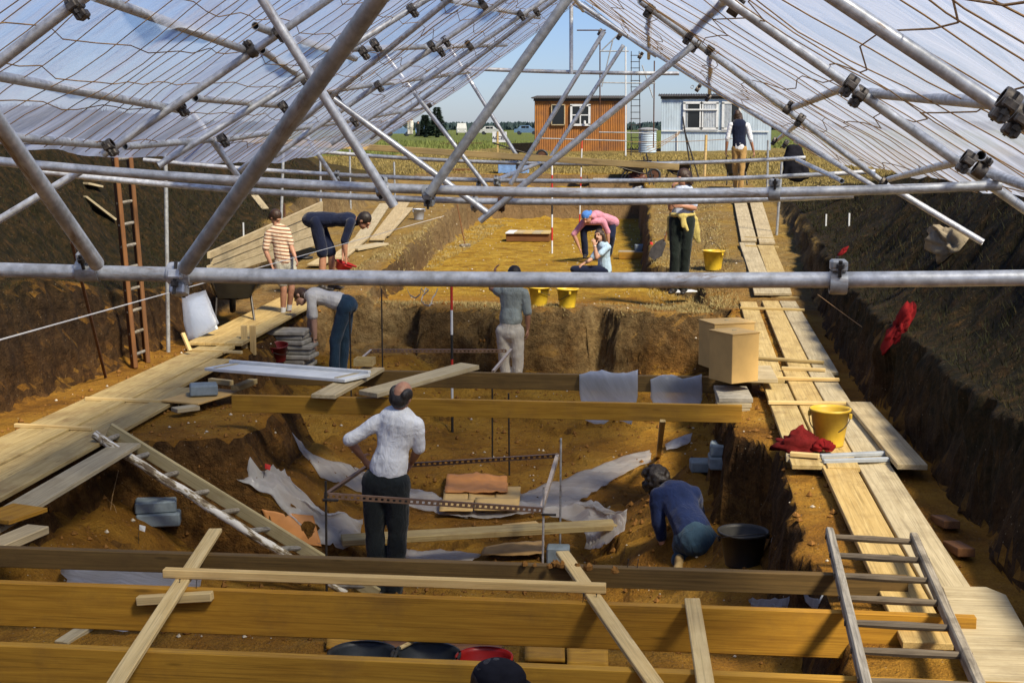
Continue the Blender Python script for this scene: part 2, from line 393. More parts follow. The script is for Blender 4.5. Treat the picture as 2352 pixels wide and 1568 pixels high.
# cut faces: dark mound make-up over orange natural, streaked by the spade
stv = t.coord('Object', (4, 4, 1.5), rnd=False); streak = t.noise(stv, 1.6, 5, .7, .5)
layz = t.math('ADD', sx.outputs[2], t.math('MULTIPLY', t.math('SUBTRACT', n_d, .5), .7))
wallc = t.ramp(layz, [(0, (.22, .11, .03)), (1, (.10, .055, .022))])
lz = t.n('MapRange'); t.t.links.new(layz, lz.inputs[0]); lz.inputs[1].default_value = -1.75; lz.inputs[2].default_value = -.55
wallc = t.ramp(lz.outputs[0], [(0, (.28, .138, .030)), (.45, (.155, .078, .023)), (1, (.066, .038, .016))])
wallc = t.mix(t.ramp(streak, [(.3, (0, 0, 0)), (.7, (.85, .85, .85))]), t.mix(.6, wallc, (.035, .02, .010)), wallc)
wallc = t.mix(t.ramp(n_b, [(.42, (.75, .75, .75)), (.58, (0, 0, 0))]), wallc, t.mix(1, wallc, (.42, .38, .34), 'MULTIPLY'))
hz = t.noise(t.coord('Object', (1.2, 1.2, 11), rnd=False), 1.5, 5, .7, .6); wallc = t.mix(t.ramp(hz, [(.5, (0, 0, 0)), (.7, (.6, .6, .6))]), wallc, t.mix(1, wallc, (1.7, 1.5, 1.25), 'MULTIPLY'))
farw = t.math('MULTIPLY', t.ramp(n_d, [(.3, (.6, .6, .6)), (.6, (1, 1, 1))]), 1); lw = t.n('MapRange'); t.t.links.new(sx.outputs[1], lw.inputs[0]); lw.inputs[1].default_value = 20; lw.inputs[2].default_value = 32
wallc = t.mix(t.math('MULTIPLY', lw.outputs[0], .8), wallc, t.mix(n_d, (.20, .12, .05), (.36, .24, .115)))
steep = t.ramp(sn.outputs[2], [(.45, (1, 1, 1)), (.80, (0, 0, 0))])
base = t.mix(steep, soil, wallc)
dryc = t.ramp(n_b, [(.3, (.15, .095, .04)), (.5, (.27, .19, .085)), (.72, (.40, .30, .14))])
base = t.mix(t.math('MULTIPLY', sp.outputs[1], t.ramp(n_d, [(.3, (.55, .55, .55)), (.6, (1, 1, 1))])), base, dryc)
turf = t.ramp(n_b, [(.28, (.008, .007, .003)), (.44, (.020, .017, .006)), (.58, (.048, .030, .010)), (.74, (.105, .056, .019))])  # turf tones lowered: the roof's shade on the banks is in the colour
mown = t.ramp(n_d, [(.3, (.14, .115, .032)), (.5, (.25, .19, .058)), (.7, (.36, .26, .09))])
alp = va.outputs[1]
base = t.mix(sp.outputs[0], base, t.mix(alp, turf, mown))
far_g = t.n('MapRange'); t.t.links.new(sx.outputs[1], far_g.inputs[0]); far_g.inputs[1].default_value = 64; far_g.inputs[2].default_value = 90
base = t.mix(far_g.outputs[0], base, t.ramp(n_d, [(.3, (.10, .13, .028)), (.7, (.17, .20, .05))]))
specks = t.n('TexVoronoi'); t.t.links.new(v, specks.inputs['Vector']); specks.inputs['Scale'].default_value = 16
base = t.mix(t.math('MULTIPLY', t.ramp(specks.outputs['Distance'], [(.05, (1, 1, 1)), (.10, (0, 0, 0))]), .5), base, (.45, .38, .27))
base = t.mix(t.ramp(n_c, [(.35, (.55, .55, .55)), (.65, (0, 0, 0))]), base, t.mix(1, base, (.45, .42, .40), 'MULTIPLY'))
t.col(base); t.rough(.95, 0, .15)
t.bump(t.math('ADD', t.math('ADD', t.math('MULTIPLY', n_b, 1.0), t.math('MULTIPLY', n_d, 1.6)), t.math('MULTIPLY', n_c, .4)), 1.0, .085)
ground = link('ground', me, t.m); tag(ground, 'excavated sandy trench cut between turf banks with field beyond', 'ground', kind='structure')

# ------------------------------------------------------------------ scaffold shelter
TR = .0242
shelter = empty('scaffold_shelter', (RX, 4.3, -1.0), 'galvanised scaffold tube frame of the shelter roof over the trench', 'scaffold')
def hollow(pts, r=TR, n=16):
    vs, fs = tubegeo(pts, r, n, False); m = len(pts); vi, fi = tubegeo(pts, r * .84, n, False); b = len(vs)
    fs += [tuple(b + i for i in f)[::-1] for f in fi]
    for e in (0, (m - 1) * n):
        for k in range(n):
            k2 = (k + 1) % n; q = (e + k, e + k2, b + e + k2, b + e + k); fs.append(q[::-1] if e == 0 else q)
    return vs + vi, fs
TUBES = []
def tube(name, a, b, sag=0, ext=(0, 0), r=TR, parent=None, mat='galv', seg=None):
    a = Vector(a); b = Vector(b); d = (b - a).normalized(); a = a - d * ext[0]; b = b + d * ext[1]
    n = seg or (14 if sag else 1)
    pts = [a.lerp(b, i / n) + Vector((0, 0, -sag * 4 * (i / n) * (1 - i / n))) for i in range(n + 1)]
    Mx, L = frame(a, b); inv = Mx.inverted()
    vs, fs = hollow([inv @ p for p in pts], r); me = mesh(vs, fs, name)
    o = link(name, me, M[mat], parent or shelter, Mx, True)
    try: me.set_sharp_from_angle(angle=math.radians(50))
    except Exception: pass
    TUBES.append((a, b, sag)); return o
def tie(name, Y, pts, **k):
    """tube through measured points of one cross frame (they sag)"""
    ps = [aty(px, py, Y) for px, py in pts]
    # quadratic through the points, sampled
    xs = [p.x for p in ps]; zs = [p.z for p in ps]; c = np.polyfit(xs, zs, min(2, len(xs) - 1))
    q = [Vector((x, Y, float(np.polyval(c, x)))) for x in np.linspace(xs[0], xs[-1], 17)]
    Mx, L = frame(q[0], q[-1]); inv = Mx.inverted(); vs, fs = hollow([inv @ p for p in q], TR); me = mesh(vs, fs, name)
    o = link(name, me, M['galv'], shelter, Mx, True); me.set_sharp_from_angle(angle=math.radians(50))
    return lambda px: next(EYE + d * (Y / d.y) for d in [ray(px, 0)]), c
Y1, Y2, Y3, Y4, Y5 = 4.36, 7.0, 10.6, 15.2, 17.6
tie('tie_tube', Y1, [(-900, 588), (-260, 607), (0, 618), (600, 630), (1180, 646), (1900, 649), (2352, 640), (2950, 622)])
tie('tie_tube', Y2, [(-200, 352), (0, 370), (600, 417), (1180, 441), (1800, 444), (2300, 424)])
tie('tie_tube', Y3, [(60, 392), (400, 424), (1180, 464), (1600, 462), (1960, 448)])
tie('tie_tube', Y4, [(330, 369), (700, 394), (1180, 416), (1700, 412), (2010, 392)])
tie('tie_tube', Y5, [(630, 339), (1000, 366), (1180, 376), (1500, 376), (1850, 362)])
tie('tie_tube', Y5 + .1, [(1060, 157), (1312, 166), (1560, 169)])
Z1 = zm(0, 0, 2.613); Z2 = zm(800, 0, 2.613); Z3 = zm(1600, 0, 2.613)
# left slope: rafters and purlins lie in the roof plane
for p, q in (((-40, 172), (172, 8)), ((-60, 540), (170, 402)), ((252, 345), (770, -12)), ((378, 372), (1000, -14)), ((560, 385), (1050, -16)), ((640, 352), (1170, -10)), ((770, 325), (1262, -8)), ((858, 312), (1284, -8))):
    a, b = onL(*p), onL(*q)
    e2 = 1.2 if b.z < 2.4 else .1
    if p == (-60, 540): a, b = aty(*p, 8.4), aty(*q, 8.4); e2 = .05
    tube('rafter', a, b, ext=(.05, e2))
for p, q in (((225, -6), (582, 122)), ((606, 118), (780, 238)), ((-10, 174), (410, 252)), ((455, 226), (650, 243)), ((40, 316), (247, 334)), ((295, 336), (510, 319)), ((690, 92), (812, 134)), ((790, 113), (1160, 103)), ((752, 209), (1075, 165)), ((812, 275), (972, 247)), ((520, 320), (812, 275)), ((1020, -2), (1236, 40)), ((592, 62), (650, 84))):
    tube('purlin', onL(*p, .05), onL(*q, .05), ext=(.06, .06))
# right slope
for p, q in (((1900, -15), (2420, 330)), ((1650, -15), (2400, 513)), ((1480, 10), (2035, 424)), ((1303, 0), (2006, 428)), ((1329, 7), (1500, 124))):
    tube('rafter', onR(*p), onR(*q), ext=(.7 if p[1] < 0 else .05, .05))
for p, q in (((1575, 86), (1672, -6)), ((1805, 254), (1940, 200)), ((1976, 212), (2362, 243)), ((1782, 324), (1836, 282)), ((2042, 412), (2250, 358)), ((2256, 391), (2370, 432)), ((1636, 106), (1629, 224)), ((1494, 20), (1490, 134))):
    tube('purlin', onR(*p, .05), onR(*q, .05), ext=(.06, .06))
tube('rafter', (1.35, Y4, 1.13), aty(1934, 416, Y4 - 1.5)); tube('strut', aty(2062, 440, Y3), aty(2258, 557, Y3 - .2))
tube('ridge_tube', (RX, 1.2, RZ - .02), (RX, 17.8, RZ - .02))
# braces
for (p, Ya), (q, Yb) in ((((425, 616), Y1 - .06), ((880, -20), 3.45)), (((222, 606), Y1 - .06), ((-40, 232), 3.55)),
                         (((905, 474), Y2 - .07), ((596, -12), Y2 - .25)), (((985, 446), Y2 - .07), ((1312, -14), Y2 - .1)),
                         (((1118, 488), Y3 - .07), ((766, 228), Y3 - .2)), (((1102, 508), Y3 - .07), ((1592, 104), Y3 - .1)),
                         (((1124, 438), Y4 - .07), ((862, 96), Y4)), (((1172, 424), Y4 - .07), ((1388, 72), Y4)),
                         (((1192, 366), Y5 - .07), ((1022, 92), Y5)), (((1262, 366), Y5 - .07), ((1432, 104), Y5)),
                         (((560, 424), Y3 - .07), ((436, 250), Y3 - .3)), (((776, 424), Y4 - .07), ((684, 282), Y4 - .3)), ((((1240, 374), Y5 - .1)), ((1140, 414), Y4 - .08))):
    tube('brace', aty(*p, Ya), aty(*q, Yb), ext=(0, .8 if Ya < 5 and q[0] > 0 else (.5 if Ya < 5 else 0)), mat='galv_dull' if Ya < 7 and q[0] > 800 else 'galv')
tube('king_post', aty(1312, -6, Y5 + .05), aty(1312, 170, Y5 + .05))
# posts standing on the trench shelves
for (x0, y0), (x1, y1), dY in (((380, 352), (386, 808), 0), ((651, 340), (640, 640), 1), ((735, 352), (737, 500), 1), ((803, 330), (805, 470), 1), ((1796, 372), (1783, 540), 1), ((1764, 322), (1762, 462), 1), ((905, 372), (908, 470), 1)):
    b = onG(x1, y1, 12); a = aty(x0, y0, b.y); tube('post', b - Vector((0, 0, .15)), a, mat='galv_dull')

# couplers: band, saddle and bolt at the joints
def coupler(p, axis, other, big=1.0, mat='galv_dull'):
    p = Vector(p); X = Vector(axis).normalized(); up = Vector(other) - X * X.dot(Vector(other)); up.normalize(); Yv = up.cross(X)
    R = Matrix((X, Yv, up)).transposed(); m = MB(); w_ = .055 * big; r0 = TR * 1.05; r1 = TR * 1.42
    n = 18
    vs = []; fs = []
    for (xx, rr) in ((-w_ / 2, r0), (-w_ / 2, r1), (-w_ / 2 + .008, r1 * 1.06), (w_ / 2 - .008, r1 * 1.06), (w_ / 2, r1), (w_ / 2, r0)):
        for k in range(n):
            tt = 2 * math.pi * k / n; vs.append(p + R @ Vector((xx, rr * math.cos(tt), rr * math.sin(tt))))
    for i in range(5):
        for k in range(n):
            k2 = (k + 1) % n; fs.append((i * n + k, i * n + k2, (i + 1) * n + k2, (i + 1) * n + k))
    m.add(vs, fs); m.box(p + R @ Vector((0, 0, TR + .028)), (.05, .06, .035), R, .006); m.box(p + R @ Vector((0, TR + .022, .012)), (.045, .03, .03), R, .005)
    o = m.build('coupler', M[mat], shelter, smooth=True)
    b = MB(); c = p + R @ Vector((0, TR + .022, 0)); b.tube([c + R @ Vector((0, 0, z_)) for z_ in (-.03, .034, .0345, .05, .0505, .075)], [.006, .006, .0125, .0125, .006, .006], 6); b.build('bolt', M['iron'], o); b = MB()
    c2 = p + R @ Vector((0, -TR - .012, .02)); b.tube([c2 + R @ Vector((0, -.24 * z_, z_)) for z_ in (0, .026, .0265, .04, .0405, .05)], [.006, .006, .012, .012, .006, .006], 6)
    b.build('bolt', M['iron'], o)
T = Vector((1, 0, 0))
coupler(aty(204, 621, Y1), T, (0, -.3, 1), 1.3); coupler(aty(414, 628, Y1), T, (0, -.3, -1), 1.3, 'galv'); coupler(aty(1925, 649, Y1), T, (0, 0, 1), .95)
coupler(aty(880, 436, Y2), T, (0, -1, .2), 1.1); coupler(aty(985, 441, Y2), T, (0, .2, -1), 1.1); coupler(aty(1778, 444, Y2), T, (0, 0, 1), 1)
for x, y, Y in ((1090, 462, Y3), (1152, 463, Y3), (1100, 415, Y4), (1145, 416, Y4), (1190, 376, Y5), (1245, 377, Y5), (775, 400, Y4), (1140, 412, Y4 - .1)): coupler(aty(x, y, Y), T, (0, -.5, -1), .9, 'rust' if x in (1152,) else 'galv_dull')
dL = Vector((1, 0, SLP)); dR = Vector((1, 0, -SRP)); nL = Vector((-SLP, 0, 1)); nR = Vector((SRP, 0, 1))
for x, y in ((172, 10), (413, 243), (580, 118), (640, 72), (650, 243), (510, 318), (250, 334), (700, 185), (833, 118), (945, 20), (990, 103), (1010, 115), (860, 100), (1112, 14), (1195, 33), (868, 195), (985, 242), (1080, 108), (812, 276), (1230, 24), (775, 230), (1022, 92)):
    coupler(onL(x, y), dL, -nL if random.random() < .6 else nL, 1.0, 'coupler')
for x, y in ((1688, 20), (1585, 82), (1600, 100), (1636, 106), (1628, 222), (1602, 205), (1780, 322), (1806, 328), (1808, 252), (1840, 272), (1956, 190), (1976, 215), (2030, 418), (2225, 365), (2250, 392), (2318, 232), (2345, 268), (1494, 20), (1380, 72), (1425, 80), (1316, 4), (1470, 130)):
    coupler(onR(x, y), dR, -nR if random.random() < .6 else nR, 1.0, 'coupler')
for c_ in [((1826, 268), .16), ((1590, 200), .12), ((1830, 326), .14)]:
    a = onR(*c_[0], .05); tube('purlin_end', a - Vector((0, c_[1], 0)), a + Vector((0, c_[1], 0)))

# ------------------------------------------------------------------ polythene roof and its cord net
def poly_mat(name, tr, tint=(.86, .90, 1.0), haze=.35, rough=.22, dc=(.78, .80, .84)):
    t = NT(name); v = t.coord('Object', (1, 1, 1), rnd=False)
    f = t.noise(t.coord('Object', (.8, 2.6, .8), rnd=False), 1.3, 6, .62, 1.1); f2 = t.noise(v, .9, 4, .6)
    T_ = t.n('BsdfTransparent'); T_.inputs[0].default_value = (*tint, 1)
    D = t.n('BsdfTranslucent'); D.inputs[0].default_value = (*dc, 1)
    E_ = t.n('BsdfDiffuse'); E_.inputs[0].default_value = (*[k * .92 for k in dc], 1)
    Gl = t.n('BsdfGlossy'); Gl.inputs['Roughness'].default_value = rough
    bm = t.n('Bump'); t.t.links.new(f, bm.inputs['Height']); bm.inputs['Strength'].default_value = .6; bm.inputs['Distance'].default_value = .06
    for s_ in (D, E_, Gl): t.t.links.new(bm.outputs[0], s_.inputs['Normal'])
    a = t.n('MixShader'); a.inputs[0].default_value = .22; t.t.links.new(D.outputs[0], a.inputs[1]); t.t.links.new(E_.outputs[0], a.inputs[2])
    b = t.n('MixShader'); t.t.links.new(T_.outputs[0], b.inputs[1]); t.t.links.new(a.outputs[0], b.inputs[2])
    k = t.math('MULTIPLY', t.math('ADD', t.math('MULTIPLY', t.ramp(f, [(.42, (0, 0, 0)), (.72, (1, 1, 1))]), haze), t.math('MULTIPLY', f2, .3)), 1.0)
    k = t.math('MINIMUM', t.math('ADD', k, 1 - tr), .95); t.t.links.new(k, b.inputs[0])
    fr = t.n('Fresnel'); fr.inputs[0].default_value = 1.45; t.t.links.new(bm.outputs[0], fr.inputs['Normal'])
    c = t.n('MixShader'); t.t.links.new(t.math('MULTIPLY', fr.outputs[0], .22), c.inputs[0]); t.t.links.new(b.outputs[0], c.inputs[1]); t.t.links.new(Gl.outputs[0], c.inputs[2])
    t.t.links.new(c.outputs[0], t.out.inputs['Surface']); t.t.nodes.remove(t.b); return t.m
M['roof_poly'] = poly_mat('roof_polythene', .65, (.91, .94, .99), .55, .30, (.55, .61, .74))
M['poly'] = poly_mat('milky_polythene', .55, (.95, .95, .97), .4, .18, (.92, .91, .88))
M['poly_clear'] = poly_mat('thin_polythene', .62, (.88, .92, .98), .35, .15, (.80, .84, .92))
RF = {'L': (RX, RZ, SLP, -1), 'R': (RX, RZ, SRP, 1)}
def roof_pt(side, s, Y, off):
    x0, z0, sl_, sg = RF[side]; c = 1 / math.sqrt(1 + sl_ * sl_)
    return np.array((x0 + sg * s * c + sg * sl_ * c * off, Y, z0 - sl_ * c * s + c * off))
raf = {'L': [2.8, 5.9, 8.4, 10.8, 12.5, 14.4, 16.0, 17.2], 'R': [4.3, 6.9, 11.0, 16.6]}
def lift(side, s, Y):
    k = raf[side]; d = min(abs(Y - r) for r in k)
    return .075 - .05 * math.exp(-d * 3) * 0 - .07 * min(1, d) * math.sin(min(1, s / 2.8) * math.pi) + .05 * float(fbm(s * 1.1, Y * 1.6, 5 if side == 'L' else 8, 4))
SM = {'L': 2.95, 'R': 3.35}
def smax(side, Y): return float(I(Y, 3, 2.62, 6.7, 2.76, 8.5, 2.95, 13, 3.27, 17.5, 3.05)) if side == 'L' else SM['R']
for side, lab in (('L', 'clear polythene roof sheet sloping down over the boarded revetment side'), ('R', 'clear polythene roof sheet sloping down over the dark turf bank side')):
    nS, nY = 30, 190; ys = np.linspace(-1.0, 17.5, nY); vs = []; fs = []
    for j, Y in enumerate(ys):
        sm = smax(side, Y) + .08 * float(fbm(Y * .8, 1.5, 2, 3))
        for i in range(nS): s = sm * i / (nS - 1); vs.append(roof_pt(side, s, Y, lift(side, s, Y)))
    for j in range(nY - 1):
        for i in range(nS - 1): a = j * nS + i; fs.append((a, a + 1, a + nS + 1, a + nS))
    m = MB(); m.add(vs, fs); m.build('roof_sheet', M['roof_poly'], None, lab, 'plastic sheet', 'polythene sheets of the shelter roof', True)
    # cord net under the sheet
    m = MB(); step = .24 if side == 'L' else .40; r = .0025 if side == 'L' else .0028; k = 0; Y = .3; lines = []
    while Y < 17.4:
        pts = []; ph = random.random() * 9; sm = smax(side, Y) - .05
        for i in range(15):
            s = sm * i / 14; wob = .035 * float(vnoise(s * 1.5 + ph, Y * 3.1)) + .02 * float(vnoise(s * 5, Y * 7, 3))
            pts.append(Vector(roof_pt(side, s, Y + wob, lift(side, s, Y) - .02 - .02 * abs(float(vnoise(s * 2, Y, 4))))))
        m.tube(pts, r, 4, False); Y += step * (.7 + .6 * random.random())
    cs = .30 if side == 'L' else .5; s = .2
    while s < SM[side] - .05:
        pts = []; Y = .4; zz = 0
        while Y < 17.3:
            zz = (.018 if side == 'L' else .045) * (1 if (k // 2) % 2 else -1) + .03 * random.uniform(-1, 1); k += 1; s_ = min(SM[side] - .02, max(.05, s + zz + .12 * float(vnoise(Y * .6, s * 3))))
            pts.append(Vector(roof_pt(side, s_, Y, lift(side, s_, Y) - .03))); Y += step * (.75 + .5 * random.random())
        m.tube(pts, r * 1.15, 4, False); s += cs * (.75 + .5 * random.random())
    m.build('cord_net', M['twine'], None, 'knotted hemp cord net stretched under the roof sheet on the ' + ('boarded revetment side' if side == 'L' else 'dark turf bank side'), 'net', 'cord nets of the shelter roof')
# ------------------------------------------------------------------ more materials
M['alu'] = plain('slotted_angle_brown', (.17, .105, .07), .55, .3, 20, .4)
M['angle_pale'] = plain('slotted_angle_pale', (.52, .43, .34), .55, .2, 20, .2)
M['yellow'] = plain('yellow_plastic', (.66, .45, .03), .42, .32, 5, 0, .1, .5)
M['yellow_dirty'] = plain('dusty_yellow_plastic', (.55, .36, .03), .5, .3, 5, 0, .1, .5)
M['red'] = plain('red_plastic', (.30, .012, .010), .4, .2, 6)
M['darkred'] = plain('dull_red_enamel', (.13, .010, .010), .45, .3, 6)
M['black'] = plain('black_rubber', (.024, .028, .032), .45, .3, 8)
M['zinc'] = plain('zinc_pail', (.48, .52, .58), .4, .15, 8, .5)
M['bluegrey'] = plain('blue_grey_concrete', (.20, .245, .27), .85, .22, 14, 0, .4)
M['concrete'] = plain('concrete_slab', (.31, .285, .23), .9, .3, 12, 0, .5)
M['ply'] = plain('plywood', (.55, .36, .13), .7, .12, 5)
M['hardboard'] = plain('hardboard', (.50, .21, .055), .6, .18, 5)
M['cardboard'] = plain('cardboard', (.40, .24, .085), .85, .2, 6)
M['white'] = plain('white_paint', (.62, .64, .64), .55, .12, 6)
M['redpaint'] = plain('red_paint', (.50, .03, .02), .5, .12, 10)
M['blackpaint'] = plain('black_paint', (.02, .02, .02), .5, .12, 10)
M['redcloth'] = plain('red_wool', (.15, .008, .009), .95, .35, 12, 0, .5, .1)
M['maroon'] = plain('maroon_wool', (.10, .008, .008), .95, .4, 12, 0, .5, .1)
M['sack'] = plain('sacking', (.30, .25, .17), .95, .2, 14, 0, .5, .1)
M['navycloth'] = plain('dark_cloth', (.012, .012, .016), .9, .4, 12, 0, .4, .1)
t = NT('peeling_white_pole'); v = t.coord(scale=(1.2, 4, 4)); f = t.noise(v, 5, 6, .7)
t.col(t.ramp(f, [(.40, (.10, .065, .03)), (.47, (.30, .24, .14)), (.53, (.66, .63, .55)), (.8, (.72, .70, .64))])); t.rough(.7); t.bump(f, .4, .004); M['pole'] = t.m
M['rail_pale'] = wood('pale_rail', (.40, .32, .15), (.58, .49, .27), (.2, .14, .06), .45)
M['limed'] = wood('spattered_ladder_wood', (.13, .115, .09), (.44, .415, .36), (.05, .04, .03), .85, 1.6)
M['darkwood'] = wood('dark_rung', (.07, .055, .04), (.17, .14, .10), (.04, .03, .02), .4)
M['greypaint'] = plain('grey_paint', (.30, .33, .36), .6, .2, 8)
M['soil'] = plain('clod', (.20, .095, .025), .95, .3, 20, 0, .6, .1)

# ------------------------------------------------------------------ timber
def board(a, b, w_, t_, mat, label=None, cat='board', group=None, name='scaffold_board', up=(0, 0, 1), parent=None, bev=.004, irons=False, twist=0):
    Mx, L = frame(a, b, up)
    if twist: Mx = Mx @ Matrix.Rotation(twist, 4, 'X')
    h = L / 2; vs, fs = boxgeo(h, w_ / 2, t_ / 2, bev); vs = [(v[0] + h, v[1], v[2] + random.uniform(-1, 1) * .001) for v in vs]
    o = link(name, mesh(vs, fs, name), M[mat] if isinstance(mat, str) else mat, parent, Mx); return tag(o, label, cat if label else None, group)
def bz(pa, pb, z, w_, t_=.036, mat='plank', za=None, **k):
    a = atz(*pa, z); b = atz(*pb, z if za is None else za); return board(a - Vector((0, 0, t_ / 2)), b - Vector((0, 0, t_ / 2)), w_, t_, mat, **k)
def bxy(x0, y0, x1, y1, z, w_=.226, mat='plank', t_=.036, z1=None, **k):
    return board((x0, y0, z - t_ / 2), (x1, y1, (z if z1 is None else z1) - t_ / 2), w_, t_, mat, **k)
# cross timbers
def beam(Y, xa, xb, ztop, h, mat, label, th=.055, **k):
    return board((xa, Y, ztop - h / 2), (xb, Y + k.get('skew', 0), ztop + k.get('dz', 0) - h / 2), th, h, mat, label, 'timber beam', 'timbers laid across the trench', 'timber_beam', bev=.003)
beam(13.30, -3.75, .82, -.85, .155, 'dark_beam', 'dark cross timber behind, carrying the hung polythene and the plywood boxes')
beam(11.93, -3.76, .66, -.852, .15, 'beam', 'brown cross timber with a pale plank end resting on it, behind the balding man')
beam(7.32, -4.6, 1.28, -.85, .11, 'dark_beam', 'dark cross timber with earth clods and nails along its top')
beam(6.73, -4.7, 1.5, -.85, .228, 'beam', 'broad yellow joist with a short batten nailed to its face')
beam(5.88, -4.7, 2.0, -.852, .245, 'beam', 'broad joist in front of the row of buckets')
GL = 'boards of the walkway by the leaning ladder'; LL = 'pale scaffold board lying lengthwise in the walkway by the leaning ladder'
for i, (x0, y0, x1, y1, z, mt) in enumerate(((-5.42, 9.0, -5.39, 16.35, -1.10, 'plank'), (-5.175, 8.6, -5.165, 16.2, -1.088, 'plank'), (-4.935, 8.3, -4.94, 15.35, -1.103, 'plank'), (-4.695, 8.2, -4.70, 13.5, -1.09, 'plank'))):
    bxy(x0, y0, x1, y1, z, .219, mat=mt, label=('board nearest the bank wall', 'second board from the bank wall', 'third board from the bank wall', 'shorter fourth board from the bank wall')[i] + ' in the walkway by the tall ladder', group=GL)
bxy(-4.40, 6.9, -4.42, 11.15, -1.125, .23, 'plank_grey', label='greyer board set lower at the pit edge beside the white-rail ladder')
for k in range(3): bxy(-5.53 + .225 * k, 16.2, -5.50 + .225 * k, 20.6, -1.055, .222, 'plank', z1=-.98, label=('bank-side', 'middle', 'pit-side')[k] + ' scaffold board of the platform the striped-shirt boy stands on', group='boards under the boy')
BT = 'thin batten laid across the walkway by the leaning ladder'; BG = 'battens across the leaning-ladder walkway'
for pa, pb in (((196, 911), (415, 919)), ((34, 972), (210, 980)), ((437, 800), (556, 806))): bz(pa, pb, -1.068, .04, .032, 'batten', label=BT, cat='batten', group=BG, name='batten')
a = atz(437, 806, -1.06); board(a, a + Vector((-.10, .05, .2)), .05, .03, 'batten', 'short upright batten end leaning at the edge of the boy\'s platform', 'batten', name='batten')
for px in (562, 582): b = atz(px, 815, -1.25); board(b, b + Vector((0, 0, .36)), .07, .035, 'batten', 'short wooden post standing at the inner edge of the boy\'s platform', 'post', 'short posts at the platform edge', 'wooden_post', up=(0, 1, 0))
# square board with grey block on it, small bits on the pit edge
bz((412, 922), (515, 893), -1.06, .42, .02, 'ply', label='square plywood board under the lone grey block', cat='board', name='plywood_board')
bz((400, 937), (452, 930), -1.075, .13, .04, 'plank_grey', label='short white plank offcut at the pit edge below the square board', cat='board', name='plank_offcut')
bz((540, 886), (582, 869), -.99, .09, .05, 'plank', label='short thick offcut packed under the white panel', cat='board', name='plank_offcut')
bz((482, 868), (532, 874), -1.03, .06, .05, 'batten', label='short yellow batten packed under the edge of the white panel', cat='batten', name='batten')
# boards on the two rear timbers
bz((742, 906), (858, 843), -.815, .22, .036, 'plank_grey', label='grey plank spanning the two rear timbers under the panel corner and the little box', name='plank')
a = atz(845, 905, -.80); b = atz(1080, 840, -.72); board(a, b, .23, .042, 'plank_grey', 'pale plank lying askew on the two rear timbers with its far end sticking out', 'board', name='plank')
pan = empty('door_panel', atz(655, 850, -.82), 'white painted panel lying flat across the pit corner', 'panel')
pa, pb = atz(500, 842, -.845), atz(822, 868, -.785); board(pa, pb, .36, .03, 'white', name='panel_sheet', parent=pan)
u_ = (pb - pa).normalized(); n_ = Vector((-u_.y, u_.x, 0)); board(pa + n_ * .17 + Vector((0, 0, .03)), pb + n_ * .17 + Vector((0, 0, .03)), .04, .03, 'white', name='edge_strip', parent=pan)
for f in (.07, .93): c = pa.lerp(pb, f) + Vector((0, 0, .018)); board(c - n_ * .16, c + n_ * .14, .05, .006, 'plank_grey', name='cross_batten', parent=pan)
# battens on the front timbers
def bt(pa, pb, z, lab, w_=.075, t_=.026, zb=None): return bz(pa, pb, z, w_, t_, 'batten', za=zb, label=lab, cat='batten', name='batten')
bt((495, 1212), (258, 1575), -.822, 'long batten laid askew over the front joists beside the short nailed batten')
bt((1292, 1264), (1512, 1575), -.822, 'long batten laid askew over the front joists beside the steel pins')
bz((376, 1304), (1392, 1340), -.775, .05, .046, 'batten', label='long thin batten laid on top of the two askew battens', cat='batten', name='batten')
bt((1590, 1372), (1622, 1575), -.822, 'short marked batten laid over the two nearest joists')
a = aty(316, 1378, 6.68); b = aty(488, 1368, 6.68); board(a, b, .05, .045, 'batten', 'short splintered batten nailed to the face of the broad joist', 'batten', name='batten')
for i, (x, y) in enumerate(((1204, 1296), (1228, 1297), (1262, 1301), (1290, 1300), (1326, 1306), (1350, 1306), (1412, 1312), (1275, 1297), (1310, 1305))):
    c = atz(x, y + 4, -.85); m = MB(); r = random.uniform(.012, .026); vs, fs = lathegeo([(.5 * r, 0), (r, .3 * r), (.9 * r, r), (.4 * r, 1.5 * r)], 7)
    m.add([c + Vector(v) * random.uniform(.8, 1.2) for v in vs], fs); m.build('earth_clod', M['soil'], None, 'brown earth clod lying on the dark cross timber', 'clod', 'clods on the shaded timber')
for x, y, Y in ((1330, 1430, 6.73), (1360, 1436, 6.73), (1440, 1368, 7.32), (1463, 1366, 7.32), (410, 1352, 6.73), (446, 1356, 6.73)):
    zt = -.852; p = atz(x, y if Y < 7 else y - 50, zt); p = Vector((p.x, Y, zt)); m = MB(); m.tube([p, p + Vector((.004, 0, .045))], .0022, 5); m.tube([p + Vector((.004, 0, .045)), p + Vector((.004, 0, .047))], .005, 6)
    m.build('nail', M['iron'], None, 'bent nail half driven into the top of a front joist', 'nail', 'nails in the front joists')
# lower left corner boards
bz((-20, 1250), (88, 1205), -1.02, .16, .05, 'plank_grey', label='grey plank end jutting in above the dark timber at the pit edge', name='plank')
bz((-20, 1190), (70, 1160), -1.06, .3, .03, 'beam', label='dark board on the pit edge above the grey plank end', name='board')
